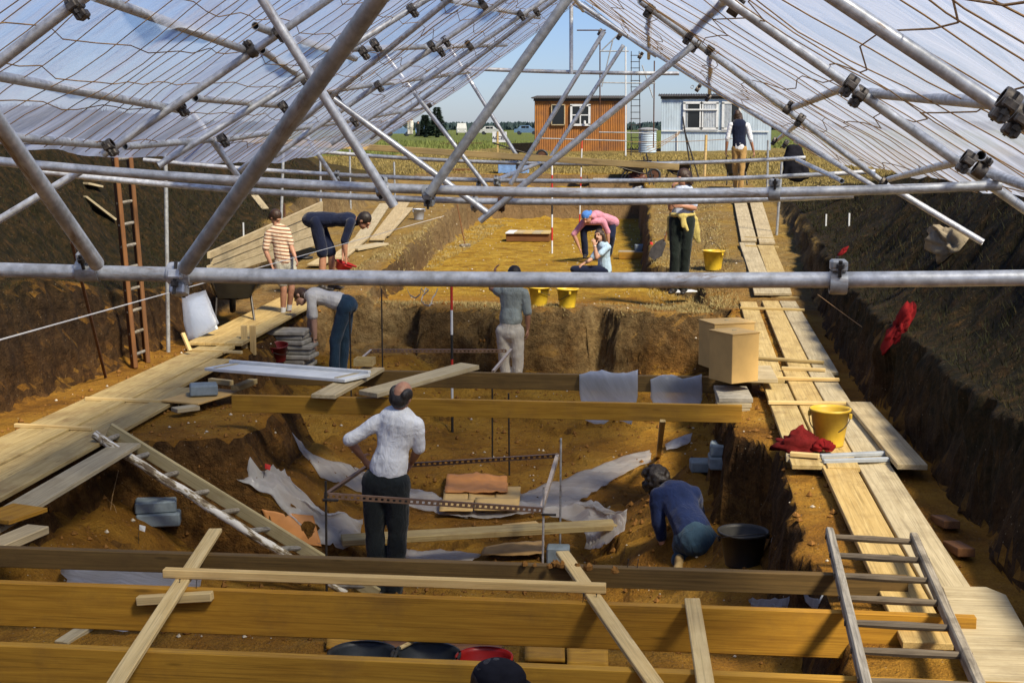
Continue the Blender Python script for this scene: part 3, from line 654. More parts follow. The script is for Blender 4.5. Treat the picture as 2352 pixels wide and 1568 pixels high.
# right walkway
LR = 'board of the walkway under the dark turf bank'; GR = 'boards of the walkway under the turf bank'
for x0, y0, x1, y1, z, w_, mt in ((1.25, 6.55, 1.25, 10.25, -.925, .235, 'plank'), (1.505, 7.2, 1.51, 10.3, -.928, .235, 'plank_grey'),
                                  (1.03, 10.05, 1.04, 13.35, -.912, .226, 'plank'), (1.275, 10.0, 1.285, 14.3, -.91, .226, 'plank'), (1.515, 10.2, 1.53, 14.25, -.915, .226, 'plank_grey'),
                                  (1.04, 13.6, 1.15, 19.9, -.925, .226, 'plank'), (1.36, 14.1, 1.46, 20.0, -.92, .226, 'plank'), (1.60, 14.1, 1.70, 20.0, -.92, .226, 'plank_grey')):
    bxy(x0, y0, x1, y1, z, w_, mt, label={6.55: 'pale walkway board under the rungs of the lying ladder', 7.2: 'greyer walkway board beside the one under the lying ladder', 10.05: 'walkway board that ends at the plywood boxes, inner of three', 10.0: 'walkway board under the dusty yellow bucket, middle of three', 10.2: 'greyer walkway board beside the askew grey plank, outer of three', 13.6: 'walkway board with a wide gap beside it, passing the plywood boxes'}.get(y0, 'board of the upper walkway along the foot of the bank wall'), group=GR)
a_ = [((1714, 612), (1704, 552)), ((1762, 612), (1745, 552)), ((1738, 636), (1716, 560)), ((1787, 640), (1762, 565))]
for (p, q) in (((1754, 684), (1742, 638)), ((1796, 684), (1784, 638)), ((1744, 642), (1716, 566)), ((1785, 642), (1758, 572)), ((1720, 560), (1699, 466)), ((1762, 566), (1735, 466)), ((1699, 470), (1690, 437)), ((1733, 470), (1715, 437))):
    a = onG(*p, 17); b = onG(*q, 17); board(a + Vector((0, 0, .05)), b + Vector((0, 0, .05)), .27, .038, 'plank_grey' if p[0] % 2 == 0 else 'plank', {1754: 'short pit-side board joining the walkway to the far ramp', 1796: 'short bank-side board joining the walkway to the far ramp', 1744: 'pit-side board at the foot of the far ramp', 1785: 'bank-side board at the foot of the far ramp', 1720: 'pit-side board in the middle length of the far ramp', 1762: 'bank-side board in the middle length of the far ramp', 1699: 'pit-side board under the man with the wheelbarrow', 1733: 'bank-side board under the man with the wheelbarrow'}[p[0]], 'board', 'boards of the far ramp')
BR = 'thin batten nailed across the walkway under the turf bank'; BRG = 'battens across the turf bank walkway'
for p, q, z in (((1700, 704), (1848, 709), -.89), ((1738, 818), (1892, 829), -.885), ((1795, 842), (1896, 846), -.88), ((1746, 864), (1928, 868), -.875), ((1764, 920), (1952, 922), -.875), ((1745, 678), (1836, 682), -.89)):
    bz(p, q, z, .05, .03, 'batten' if z > -.882 else 'plank', label={704: 'batten across the walkway near the start of the far ramp', 818: 'batten across the walkway just beyond the plywood boxes', 842: 'short batten across the two bank-side boards near the plywood boxes', 864: 'batten across the walkway touching the plywood box corner', 920: 'batten across the walkway just beyond the dusty yellow bucket', 678: 'batten on the board ends where the far ramp begins'}[p[1]], cat='batten', group=BRG, name='batten')
for p, q in (((1711, 553), (1778, 556)), ((1712, 573), (1788, 576))):
    a = onG(*p, 17); b = onG(*q, 17); board(a + Vector((0, 0, .06)), b + Vector((0, 0, .06)), .05, .03, 'plank', 'thin batten nailed across the foot of the far ramp', 'batten', 'battens on the far ramp', 'batten')
bz((1972, 922), (2096, 1066), -.865, .21, .04, 'plank_grey', label='weathered grey plank lying askew at the edge of the walkway beside the yellow bucket', name='plank')
bz((1805, 1043), (1884, 1046), -.90, .12, .045, 'plank_grey', label='short grey board under the maroon jumper', name='plank_offcut'); bz((1815, 1037), (1882, 1042), -.87, .05, .03, 'batten', label='short yellow batten in front of the maroon jumper', cat='batten', name='batten')
bz((1884, 1043), (2035, 1036), -.885, .05, .028, 'greypaint', label='grey painted batten just in front of the yellow bucket', cat='batten', name='batten'); bz((1890, 1054), (2042, 1050), -.885, .05, .028, 'greypaint', label='grey painted batten on the board ends of the lower walkway', cat='batten', name='batten')
a = atz(2290, 1350, -.90); m = MB(); zt = -.905
pts = [atz(2165, 1345, zt), atz(2265, 1347, zt), atz(2310, 1365, zt), atz(2352, 1440, zt), atz(2480, 1700, zt), atz(2300, 1700, zt)]
m.add(pts + [p - Vector((0, 0, .02)) for p in pts], [(5, 4, 3, 2, 1, 0), tuple(range(6, 12))] + [(i, (i + 1) % 6, 6 + (i + 1) % 6, 6 + i) for i in range(6)])
m.build('plywood_sheet', M['plank_grey'], None, 'wide pale board with a rounded corner beside the lying ladder', 'board')
for x, y in ((2155, 1190), (2185, 1250)): p = onG(x, y, 6); board(p, p + Vector((.02, -.33, .05)), .1, .05, 'brown_board', 'brown board offcut in the dirt beside the walkway, ' + ('the one farther from' if y < 1200 else 'the one closer to') + ' the lying ladder', 'board', 'offcuts below the bank wall', 'plank_offcut')
# planks of the far left ramp
ZF = zm(600, 420, 4.273)
for i, (p, q, w_) in enumerate((((1215, 700), (1455, 350), .26), ((1370, 735), (1660, 330), .27), ((960, 940), (1215, 720), .26), ((1110, 830), (1430, 770), .3), ((1440, 690), (1700, 400), .2), ((720, 1010), (920, 900), .26))):
    a = onG(*ZF(*p), 18); b = onG(*ZF(*q), 18); board(a + Vector((0, 0, .04 + .012 * (i % 3))), b + Vector((0, 0, .04 + .012 * (i % 3))), w_, .036, 'plank_grey', ['worn pale board climbing the baulk path above the navy figure\'s head', 'broad pale board climbing the baulk path beside the metal pail', 'pale board on the baulk path under the red scoop', 'pale board crossing the foot of the two climbing boards', 'narrow pale board climbing the edge of the baulk path', 'pale board behind the navy figure\'s legs'][i], 'board', 'boards on the baulk path')
# revetment of boards on edge
a0 = atx(487, 640, -5.78); b0 = atx(740, 560, -6.05); top0 = atx(487, 577, -5.78); top1 = atx(740, 462, -6.05)
rev = empty('board_revetment', a0, 'stack of pale boards on edge leaning as a revetment against the earth bank', 'revetment')
for k in range(4):
    f0, f1 = k / 4, (k + 1) / 4; a = a0.lerp(top0, (f0 + f1) / 2); b = b0.lerp(top1, (f0 + f1) / 2); h = (top0 - a0).length / 4 * .97; h2 = (top1 - b0).length / 4
    Mx, L = frame(a, b, (0, 0, 1)); m = MB(); q = [a0.lerp(top0, f0 + .01), b0.lerp(top1, f0 + .01), b0.lerp(top1, f1 - .01), a0.lerp(top0, f1 - .01)]; o_ = Vector((-.045, 0, 0)); j = Vector((random.uniform(-.012, .012), 0, 0))
    e = Vector((0, random.uniform(-.1, .15), 0)); q = [q[0] + e + j, q[1] + j, q[2] + j, q[3] + e + j]; inv = Mx.inverted(); P_ = [inv @ p for p in q + [p + o_ for p in q]]
    link('board', mesh(P_, [(0, 1, 2, 3), (7, 6, 5, 4), (0, 4, 5, 1), (1, 5, 6, 2), (2, 6, 7, 3), (3, 7, 4, 0)], 'board'), M['plank_grey'], rev, Mx)
p = onG(648, 505, 15); tube('stake', p + Vector((.1, -.2, -.6)), p + Vector((.1, -.2, .3)), parent=rev, mat='rust', r=.02)
for p, q in (((585, 452), (607, 482)), ((195, 455), (262, 508)), ((196, 425), (228, 432))):
    a = onG(*p, 9, .02); b = onG(*q, 9, .02); board(a + Vector((0, 0, .02)), b + Vector((.02, -.02, .02)), .14, .03, 'plank_grey', 'grey board lying loose on the turf bank under the roof hem', 'board', 'loose boards on the bank', 'plank')
# timber rail across the far frame
a = aty(520, 318, Y5 - .3); b = aty(1560, 384, Y5 - .3); board(a, b, .03, .075, 'batten', 'long yellow timber lashed along the far scaffold ties', 'timber', name='timber_rail')
bz((955, 626), (1505, 633), -.93, .12, .04, 'plank_grey', label='long plank lying across the near edge of the sand pit', name='plank')
# ------------------------------------------------------------------ ladders
def ladder(name, r1, r2, nr, label, rail, rung, rail2=None, rr=.016, rw=.045, rt=.07, off=(.06, .96), parent_loc=None):
    e = empty(name, (Vector(r1[0]) + Vector(r2[0])) / 2, label, 'ladder')
    for (a, b), mt in ((r1, rail), (r2, rail2 or rail)):
        if mt == 'pole':
            m = MB(); Mx, L = frame(a, b); n = 20; vs, fs = tubegeo([(L * i / n, .006 * math.sin(i), .006 * math.cos(i * 1.7)) for i in range(n + 1)], .036, 10); link('rail', mesh(vs, fs), M[mt], e, Mx, True)
        else: board(a, b, rw, rt, mt, name='rail', parent=e, bev=.008)
    for i in range(nr):
        f = off[0] + (off[1] - off[0]) * i / (nr - 1); a = Vector(r1[0]).lerp(Vector(r1[1]), f); b = Vector(r2[0]).lerp(Vector(r2[1]), f); d = (b - a).normalized() * .03
        vs, fs = tubegeo([a - d, a.lerp(b, .5), b + d], [rr * .85, rr * 1.1, rr * .85], 8); m = MB(); m.add(vs, fs); m.build('rung', M[rung], e, smooth=True)
    return e
zl = -.80
ladder('wooden_ladder', (atz(1905, 1222, zl), atz(2030, 1750, zl)), (atz(2098, 1234, zl), atz(2330, 1760, zl)), 9, 'paint-spattered wooden ladder lying flat over the joists and walkway', 'limed', 'darkwood', rr=.019, rw=.045, rt=.065, off=(.03, .98))
ladder('pole_ladder', (atz(215, 998, -1.03), atz(795, 1362, -2.28)), (atz(250, 984, -1.03), atz(868, 1366, -2.28)), 9, 'ladder with one peeling white pole rail leaning down into the pit from the walkway', 'pole', 'limed', 'rail_pale', .02, .03, .115, (.04, .95))
b1 = onG(309, 846, 12); b2 = onG(338, 834, 12); b2.y = b1.y + .40; b2 = aty(338, 834, b2.y)
ladder('tall_ladder', (b1, aty(262, 347, b1.y + .3)), (b2, aty(296, 343, b2.y + .3)), 10, 'tall brown home-made ladder standing against the turf bank', 'brown_board', 'limed', rr=.018, rw=.05, rt=.12)
p = onG(272, 700, 12); tube('leaning_tube', onG(243, 868, 10), aty(165, 556, 12.2), parent=empty('rusty_tube', onG(243, 868, 10), 'rusty thin tube leaning on the left bank wall with a whitened foot', 'tube') if False else shelter, mat='rust', r=.016)
# ------------------------------------------------------------------ buckets
def bucket(name, c, label, mat, r=.15, h=.27, group=None, tilt=0, handle=None, inner=None, full=False):
    e = empty(name, c, label, 'bucket', group); R = Matrix.Translation(c) @ Matrix.Rotation(tilt, 4, 'X') @ Matrix.Rotation(random.random() * 6, 4, 'Z')
    rb = r * .72; prof = [(0, .012), (rb * .96, .012), (rb, 0), (rb, .01), (r * .97, h - .02), (r * 1.05, h - .018), (r * 1.06, h), (r * .98, h), (r * .93, h - .02), (rb * .93, .03), (0, .03)]
    vs, fs = lathegeo(prof, 32); link('body', mesh(vs, fs), M[mat], e, R, True)
    for s in (-1, 1): m = MB(); m.box((s * r * 1.05, 0, h - .05), (.02, .035, .04), None, .004); link('ear', mesh(m.v, m.f), M[mat], e, R)
    if handle is None: handle = random.choice([.35, -.4])
    hp = [(r * 1.06 * math.cos(t_), math.sin(t_) * r * 1.1 * math.cos(handle), h - .05 + math.sin(t_) * r * 1.15 * math.sin(handle)) for t_ in np.linspace(0, math.pi, 15)]
    vs, fs = tubegeo(hp, .004, 6); link('handle', mesh(vs, fs), M['iron'], e, R, True)
    if full: vs, fs = lathegeo([(0, h * .68), (r * .85, h * .62)], 24); link('spoil', mesh(vs, fs), M['soil'], e, R, True)
    return e
def bkt(px, py, w_px, Y, name, label, mat, base=True, r=None, **k):
    p = onG(px, py, Y); D = p.y; rr = r or w_px / 2 / FPX * D; return bucket(name, p, label, mat, rr, rr * 1.8, **k)
p = atz(1904, 1022, -.91); bucket('bucket', p, 'dusty yellow bucket standing on the walkway beside the maroon jumper', 'yellow_dirty', .148, .285, handle=-.9)
bkt(1638, 620, 50, 18, 'bucket', 'yellow bucket standing alone on the trodden baulk near the woman with the tied jumper', 'yellow', handle=1.2)
bkt(1238, 702, 48, 18, 'bucket', 'yellow bucket on the baulk edge just beside the grey-shirted man', 'yellow', r=.15)
bkt(1303, 706, 48, 18, 'bucket', 'yellow bucket on the baulk edge standing apart from the grey-shirted man', 'yellow', r=.15, handle=-.7)
bkt(962, 505, 30, 24, 'pail', 'pale metal pail with upright handle on the far baulk', 'zinc', r=.135, handle=1.5)
for px, py, mat, lab, rr in ((832, 1512, 'black', 'black bucket with a thin rim behind the nearest joist', .165), (978, 1514, 'black', 'black bucket with a wooden-gripped handle between the other buckets behind the nearest joist', .165), (1112, 1520, 'red', 'red bucket behind the nearest joist', .135)):
    p = atz(px, py - 14, -1.10); p.z = gz(p.x, p.y); e = bucket('bucket', p, lab, mat, rr, -1.10 - p.z, handle=.12)
    if 'wooden' in lab:
        m = MB(); q = p + Vector((-.14, .06, -1.12 - p.z + .02)); m.tube([q, q + Vector((.05, .06, .012))], .011, 8); m.build('grip', M['batten'], e)
p = onG(640, 828, 13); bucket('bucket', p, 'dark red bucket tucked under the boy\'s platform beside the slab stack', 'darkred', .13, .22, tilt=.2)
p = atz(700, 622, -.95); bucket('bucket', p, 'small black bucket behind the boy in khaki shorts', 'black', .14, .24)
p = onG(1700, 1300, 9.0); kb = bucket('bucket', p + Vector((.02, .05, .0)), 'large black bucket with a white rag beside the kneeling digger', 'blackpaint', .18, .26)
m = MB(); c = p + Vector((.26, -.03, .26)); vs, fs = lathegeo([(.01, .12), (.035, .10), (.03, .0), (.045, -.06), (.02, -.08)], 10); m.add([c + Vector(v) for v in vs], fs); m.build('rag', M['white'], None, 'white rag hanging on the rim of the large black bucket', 'rag', smooth=True)
# ------------------------------------------------------------------ blocks, slabs, boxes
def block(c, size, rz, mat, label, cat, name, group=None, bev=.012, parent=None):
    m = MB(); R = Matrix.Rotation(rz, 3, 'Z'); c = Vector(c) + Vector((0, 0, size[2] / 2)); m.box(c, size, R, bev); return m.build(name, M[mat], parent, label, cat, group)
block(atz(468, 905, -1.05), (.26, .22, .10), .35, 'bluegrey', 'lone blue-grey block on the square plywood board', 'block', 'concrete_block')
p = onG(366, 1202, 7); block(p, (.36, .24, .11), .25, 'bluegrey', 'lower grey block of the pair sunk in the pit slope below the walkway', 'block', 'concrete_block'); block(p + Vector((-.03, .02, .11)), (.34, .23, .10), .32, 'bluegrey', 'upper grey block of the pair in the pit slope, sandy on top', 'block', 'concrete_block')
p = onG(1612, 1080, 9); block(p, (.22, .22, .10), .08, 'bluegrey', 'sand-topped grey block in front of the stacked pair near the kneeling digger', 'block', 'concrete_block')
p2 = onG(1660, 1076, 9) + Vector((0, .05, 0)); block(p2, (.24, .24, .11), .05, 'bluegrey', 'lower grey block of the stacked pair near the kneeling digger', 'block', 'concrete_block'); block(p2 + Vector((0, .02, .11)), (.22, .23, .10), -.06, 'bluegrey', 'upper grey block of the stacked pair near the kneeling digger', 'block', 'concrete_block')
p = onG(1282, 1296, 9.2); block(p, (.20, .16, .17), .02, 'bluegrey', 'grey block behind the dark timber at the foot of the steel pins', 'block', 'concrete_block')
p = onG(672, 842, 14.2); zb = p.z
for k in range(8): block((p.x - .02 + random.uniform(-.05, .03), p.y + random.uniform(-.03, .05), zb + k * (-1.13 - zb) / 8), (.5 + .1 * (k < 5), .42, (-1.13 - zb) / 8 - .006), random.uniform(-.1, .1), 'concrete', 'rough concrete slab in the stack that props the boy\'s platform', 'slab', 'concrete_slab', 'slabs propping the platform')
def pbox(c, s, h, rz, label):
    e = empty('plywood_box', c, label, 'box', 'plywood boxes by the walkway'); R = Matrix.Rotation(rz, 3, 'Z'); m = MB(); m.box(Vector(c) + Vector((0, 0, h / 2)), (s[0], s[1], h), R, .004); m.build('case', M['ply'], e)
    m = MB(); m.box(Vector(c) + Vector((0, 0, h + .005)), (s[0] + .012, s[1] + .012, .012), R, .002); m.build('lid', M['ply'], e)
    m = MB(); vs, fs = lathegeo([(.022, 0), (.02, .006), (0, .008)], 12); m.add([Vector(c) + Vector((0, 0, h + .011)) + Vector(v) for v in vs], fs); m.build('knob', M['plank_grey'], e)
pbox(atz(1690, 884, -.80), (.36, .34, .45), .45, .75, '') if False else None
pbox(tuple(atz(1684, 872, -.80)), (.30, .34), .44, .62, 'plywood box with knob on its lid, standing in front of its twin by the walkway')
pbox(tuple(atz(1668, 845, -.80) + Vector((.0, .12, 0))), (.42, .34), .43, .42, 'plywood box standing half hidden behind its twin by the walkway')
for k in range(3): block(Vector((.62, 12.72, -.985 + k * .045 - .03)), (.30, .62, .042), .04 * (k - 1), 'plank_grey' if k < 2 else 'concrete', 'flat board in the little stack at the end of the rear timbers', 'board', 'plank_offcut', 'boards packed under the plywood boxes', .004)
block(Vector((.78, 13.35, -.845)), (.5, .75, .04), .02, 'plank_grey', 'grey board carrying the two plywood boxes', 'board', 'plank', bev=.004)
c = atz(838, 838, -.79); e = empty('wooden_tray', c, 'little open wooden box on the grey plank end', 'box'); 
for dx, dy, sx_, sy_ in ((-.085, 0, .012, .17), (.085, 0, .012, .17), (0, -.08, .16, .012), (0, .08, .16, .012)): m = MB(); m.box(c + Vector((dx, dy, .035)), (sx_, sy_, .07)); m.build('side', M['plank'], e)
m = MB(); m.box(c + Vector((0, 0, .006)), (.155, .145, .012)); m.build('base', M['plank'], e)
# sheets on the pit floor
def quilt(rows, name, mat, label, cat, up=.03, wr=.02, n=(8, 8), y0=7.5, solid=.003, ground_=True, fr=3.0):
    """drape: rows of pixels (or points); bilinear refine, follow ground, wrinkle"""
    P_ = [[(onG(*q, y0) + Vector((0, 0, up)) if not isinstance(q, Vector) else q) for q in r] for r in rows]
    a = np.array([[list(q) for q in r] for r in P_]); R0, C0, _ = a.shape
    rr = np.linspace(0, R0 - 1, (R0 - 1) * n[0] + 1); cc = np.linspace(0, C0 - 1, (C0 - 1) * n[1] + 1); out = np.zeros((len(rr), len(cc), 3))
    for i, r in enumerate(rr):
        i0 = min(int(r), R0 - 2); f = r - i0
        for j, c_ in enumerate(cc):
            j0 = min(int(c_), C0 - 2); g = c_ - j0; out[i, j] = (a[i0, j0] * (1 - f) + a[i0 + 1, j0] * f) * (1 - g) + (a[i0, j0 + 1] * (1 - f) + a[i0 + 1, j0 + 1] * f) * g
    for _ in range(2): out[1:-1, 1:-1] = .5 * out[1:-1, 1:-1] + .125 * (out[:-2, 1:-1] + out[2:, 1:-1] + out[1:-1, :-2] + out[1:-1, 2:])
    nz_ = fbm(out[..., 0] * fr, out[..., 1] * fr, out[..., 2] * fr, 3); out[..., 2] += np.abs(nz_) * wr * 2 + wr * .9 * (1 - np.abs(fbm(out[..., 0] * fr * 2.3, out[..., 1] * fr * 2.3, 7, 2)) * 2) ** 3; out[..., 0] += wr * .7 * fbm(out[..., 0] * fr * 2 + 9, out[..., 1] * fr * 2, out[..., 2] * fr, 2)
    if ground_:
        for i in range(out.shape[0]):
            for j in range(out.shape[1]): out[i, j, 2] = max(out[i, j, 2], gz(out[i, j, 0], out[i, j, 1]) + .012)
    nr, nc = out.shape[:2]; m = MB(); m.add(out.reshape(-1, 3), [(i * nc + j, i * nc + j + 1, (i + 1) * nc + j + 1, (i + 1) * nc + j) for i in range(nr - 1) for j in range(nc - 1)])
    o = m.build(name, M[mat], None, label, cat, smooth=True)
    if solid: md = o.modifiers.new('solid', 'SOLIDIFY'); md.thickness = solid
    return o
top = [(668, 1000), (720, 1055), (800, 1075), (845, 1092), (940, 1130), (1010, 1150), (1100, 1158), (1200, 1142), (1270, 1116), (1380, 1075), (1492, 1038)]
bot = [(690, 1042), (735, 1102), (800, 1124), (840, 1142), (950, 1172), (1030, 1190), (1120, 1196), (1240, 1188), (1305, 1178), (1400, 1112), (1496, 1068)]
quilt([top, [((a + c) / 2, (b + d) / 2) for (a, b), (c, d) in zip(top, bot)], bot], 'polythene_strip', 'poly', 'long milky polythene strip curving across the ship-shaped hollow', 'plastic sheet', .02, .03, (8, 9))
quilt([[(600, 1095), (640, 1098), (680, 1130)], [(560, 1115), (645, 1140), (740, 1200)], [(545, 1122), (660, 1178), (835, 1210)], [(590, 1125), (690, 1222), (830, 1245)], [(640, 1150), (730, 1262), (800, 1276)]], 'polythene_sheet', 'poly', 'crumpled polythene sheet behind the pole ladder', 'plastic sheet', .05, .05, (10, 9))
quilt([[(1225, 1210), (1300, 1195), (1355, 1186)], [(1300, 1222), (1370, 1205), (1442, 1216)], [(1345, 1240), (1390, 1240), (1436, 1250)], [(1342, 1290), (1360, 1298), (1380, 1290)]], 'polythene_sheet', 'poly', 'polythene sheet bunched over the end of the plank on the pit floor', 'plastic sheet', .12, .05, (10, 9))
quilt([[(930, 1272), (1010, 1274), (1110, 1278)], [(930, 1300), (1000, 1296), (1080, 1300)], [(930, 1345), (1000, 1345), (1080, 1340)]], 'polythene_sheet', 'poly', 'flat polythene sheet just beyond the shaded timber at the balding man\'s feet', 'plastic sheet', .02, .02)
quilt([[(160, 1316), (300, 1314), (440, 1318)], [(140, 1330), (300, 1330), (470, 1345)], [(190, 1440), (280, 1455), (420, 1440)], [(225, 1462), (300, 1474), (390, 1458)]], 'polythene_sheet', 'poly_clear', 'bluish polythene sheet glimpsed under the broad yellow joist', 'plastic sheet', .05, .04)
quilt([[(1528, 1030), (1560, 1015), (1590, 1008)], [(1530, 1044), (1560, 1038), (1582, 1030)]], 'polythene_scrap', 'poly_clear', 'scrap of polythene by the wooden peg under the rear timber', 'plastic sheet', .05, .02)
quilt([[(1720, 1388), (1800, 1386), (1880, 1390)], [(1730, 1410), (1800, 1412), (1890, 1414)]], 'polythene_scrap', 'poly_clear', 'polythene scrap between the dark timber and the broad joist', 'plastic sheet', .03, .02)
for x0, x1, lab, yb, Yb in ((1330, 1464, 'polythene sheet hung over the rear timber, its tail showing below the next one', 974, 13.21), (1494, 1612, 'polythene sheet hung over the rear timber next to the plywood boxes', 940, 13.2)):
    rows = []
    for k, (dy, dY) in enumerate(((4, .11), (0, .03), (-2, -.015), (8, -.04), (50, -.06), (yb - 862, -.10))):
        rows.append([Vector(aty(x0 + (x1 - x0) * f + (25 * (k == 5) * (.5 - f)), 858 + dy + 10 * (x0 > 1400) + 6 * math.sin(f * 9 + k), 13.27 + dY)) for f in np.linspace(0, 1, 6)])
    rows[0] = [v - Vector((0, 0, .10)) + Vector((0, .02, 0)) for v in rows[0]]
    quilt(rows, 'polythene_sheet', 'poly_clear', lab, 'plastic sheet', 0, .012, (5, 5), ground_=False, fr=4)
quilt([[(1028, 1110), (1095, 1106), (1165, 1114)], [(1024, 1130), (1095, 1128), (1166, 1132)], [(1022, 1150), (1095, 1150), (1166, 1150)]], 'hardboard_sheet', 'hardboard', 'orange hardboard sheet curling on the pit floor behind the slotted rail', 'board', .08, .02, solid=.006)
for i, (x0, x1, yt, yb) in enumerate(((1020, 1078, 1140, 1168), (1078, 1140, 1138, 1168), (1140, 1198, 1136, 1166), (1012, 1090, 1168, 1194), (1092, 1196, 1166, 1194))):
    quilt([[(x0, yt), (x1 - 2, yt)], [(x0 - 3, yb), (x1 - 4, yb)]], 'box_board', 'ply', ['plywood slat on the polythene strip under the hardboard curl', 'middle plywood slat on the polythene strip', 'plywood slat on the polythene strip touching the pale sheet fold', 'long plywood slat at the front of the polythene strip', 'longest plywood slat at the front of the polythene strip'][i], 'board', .06 + .008 * i, .004, solid=.012)
quilt([[(600, 1180), (650, 1190), (720, 1195)], [(620, 1225), (690, 1235), (735, 1250)], [(660, 1262), (710, 1262), (738, 1265)]], 'hardboard_sheet', 'hardboard', 'orange hardboard sheet under the pole ladder and crumpled polythene', 'board', .04, .012, solid=.006)
a = onG(785, 1266, 9); b = onG(1412, 1240, 9); a.z = b.z = max(a.z, b.z) + .10; board(a, b, .21, .05, 'plank', 'long pale plank lying propped on the pit floor behind the balding man', 'board', name='plank')
bz((1160, 1208), (1238, 1200), gz(-.9, 12) + .1, .16, .03, 'ply', label='short plywood offcut behind the long pale plank', name='plank_offcut')
quilt([[(1112, 1272), (1180, 1262), (1250, 1256)], [(1105, 1292), (1180, 1292), (1250, 1290)]], 'cardboard_sheet', 'cardboard', 'brown card sheet between the long pale plank and the dark timber', 'card', .06, .012, solid=.005)
for i, (x0, x1, yt, yb, mt) in enumerate(((880, 1010, 1482, 1510, 'brown_board'), (1010, 1155, 1484, 1520, 'brown_board'), (1205, 1300, 1488, 1530, 'beam'), (1302, 1400, 1494, 1545, 'beam'), (750, 850, 1478, 1500, 'beam'))):
    quilt([[(x0, yt), (x1 - 3, yt + 2)], [(x0, yb), (x1 - 3, yb + 2)]], 'board', mt, ['brown board behind the wooden-gripped black bucket', 'brown board behind the red bucket', 'square board beside the red bucket on the ground', 'square board with a dark cut edge near the askew batten', 'board behind the black bucket with the thin rim'][i], 'board', .02 + .01 * (i % 2), .004, y0=6.3, solid=.02)
a = onG(140, 1478, 6.2); board(a, a + Vector((.12, .5, .04)), .09, .03, 'plank_grey', 'narrow white plank end on the ground between the two front joists', 'board', name='plank_offcut')
p = aty(1522, 965, 11.9); board(p + Vector((0, 0, .0)), onG(1512, 1042, 9) + Vector((0, 0, -.05)), .05, .035, 'batten', 'wooden peg propping the rear timber', 'peg', name='wooden_peg')
# ------------------------------------------------------------------ slotted angle frames and pins
def angle(a, b, mat, parent, name='rail', w_=.042):
    Mx, L = frame(a, b); n = int(L / .05); m = MB(); t_ = .003
    m.box((L / 2, 0, w_ / 2 - .006), (L, t_, .012)); m.box((L / 2, 0, -w_ / 2 + .006), (L, t_, .012))
    for i in range(n + 1): m.box((min(L - .008, max(.008, i * L / n)), 0, 0), (.026, t_, w_ - .024))
    m.box((L / 2, .014, w_ / 2), (L, .03, t_)); return link(name, mesh(m.v, m.f), M[mat], parent, Mx)
A1, A2, A3, A4 = aty(745, 1138, 10.3), aty(1247, 1172, 11.3), aty(1284, 1046, 12.6), aty(838, 1074, 12.2)
fr = empty('slotted_angle_frame', onG(748, 1470, 9.4), 'brown slotted-angle rails around the balding man, clamped to steel pins', 'frame')
for a, b, mt in ((A1, A2, 'alu'), (A2, A3, 'angle_pale'), (A3, A4, 'alu'), (A4, A1, 'alu')): angle(a, b, mt, fr)
def pin(p, ztop, mat, label, r=.0095, group='steel pins of the slotted frames'):
    g = gz(p.x, p.y); m = MB(); m.tube([(p.x, p.y, g - .1), (p.x + random.uniform(-.02, .02), p.y, ztop)], r, 8); o = m.build('steel_pin', M[mat], None, label, 'pin', group)
pin(A1, aty(745, 1104, 10.3).z, 'iron', 'black steel pin holding the near corner of the slotted frame by the polythene')
pin(aty(1246, 1172, 11.3), aty(1252, 1118, 11.3).z, 'galv', 'shorter galvanised pin at the rail corner beyond the dark timber'); pin(aty(1287, 1100, 12.5), aty(1282, 1006, 12.5).z, 'galv', 'taller galvanised pin where the pale rail ends')
pin(aty(1131, 1000, 15.4), aty(1131, 880, 15.4).z, 'iron', 'black steel pin in front of the grey-shirted man\'s left leg'); pin(aty(1170, 960, 15.0), aty(1171, 903, 15.0).z, 'iron', 'short black steel pin at the grey-shirted man\'s heel')
for a_ in (A1, A2): 
    m = MB(); m.box(a_ + Vector((.05, -.01, -.03)), (.12, .02, .018), None, .003); m.build('clamp', M['iron'], fr)
B1, B2, B3 = aty(850, 806, 17.6), aty(1163, 806, 18.0), aty(820, 832, 16.4)
fr2 = empty('slotted_angle_frame', onG(880, 840, 15), 'dark slotted-angle rail set level in front of the cut section face', 'frame')
angle(B1, B2, 'alu', fr2); angle(B1, B3, 'angle_pale', fr2); angle(aty(1172, 806, 17.2), aty(1130, 856, 15.6), 'angle_pale', fr2, w_=.06)
pin(aty(878, 800, 17.55), aty(878, 664, 17.55).z, 'iron', 'tall black steel pin before the recessed end of the section face'); pin(aty(805, 800, 16.6), aty(808, 716, 16.6).z, 'iron', 'black steel pin beside the bending man\'s jeans')
# ------------------------------------------------------------------ ranging rods, flags, strings
def rod(p0, p1, bands, label, r=.013):
    p0 = Vector(p0); p1 = Vector(p1); e = empty('ranging_rod', p0, label, 'ranging rod', 'banded ranging rods'); n = len(bands)
    for i, c in enumerate(bands):
        m = MB(); m.tube([p0.lerp(p1, i / n), p0.lerp(p1, (i + 1) / n)], r if i or True else .003, 10); m.build('band', M[{'r': 'redpaint', 'w': 'white', 'k': 'blackpaint'}[c]], e, smooth=True)
    m = MB(); d = (p1 - p0).normalized(); m.tube([p0 - d * .12, p0], .003, 8, True, r); m.build('point', M['iron'], e)
p = onG(1039, 992, 11); rod(p, aty(1037, 655, p.y), 'krwkwrk'[:1] + 'wrkwr', 'red, white and black ranging rod standing in the deep trench beside the section face', .016)
p = onG(1268, 582, 20); rod(p, aty(1268, 372, p.y), 'wrwkwrw', 'ranging rod standing by the slatted box on the sand floor', .019)
p = onG(1331, 513, 20); rod(p, aty(1337, 320, p.y), 'rwkwrwkwr'[::-1], 'ranging rod standing at the back wall of the sand pit', .018)
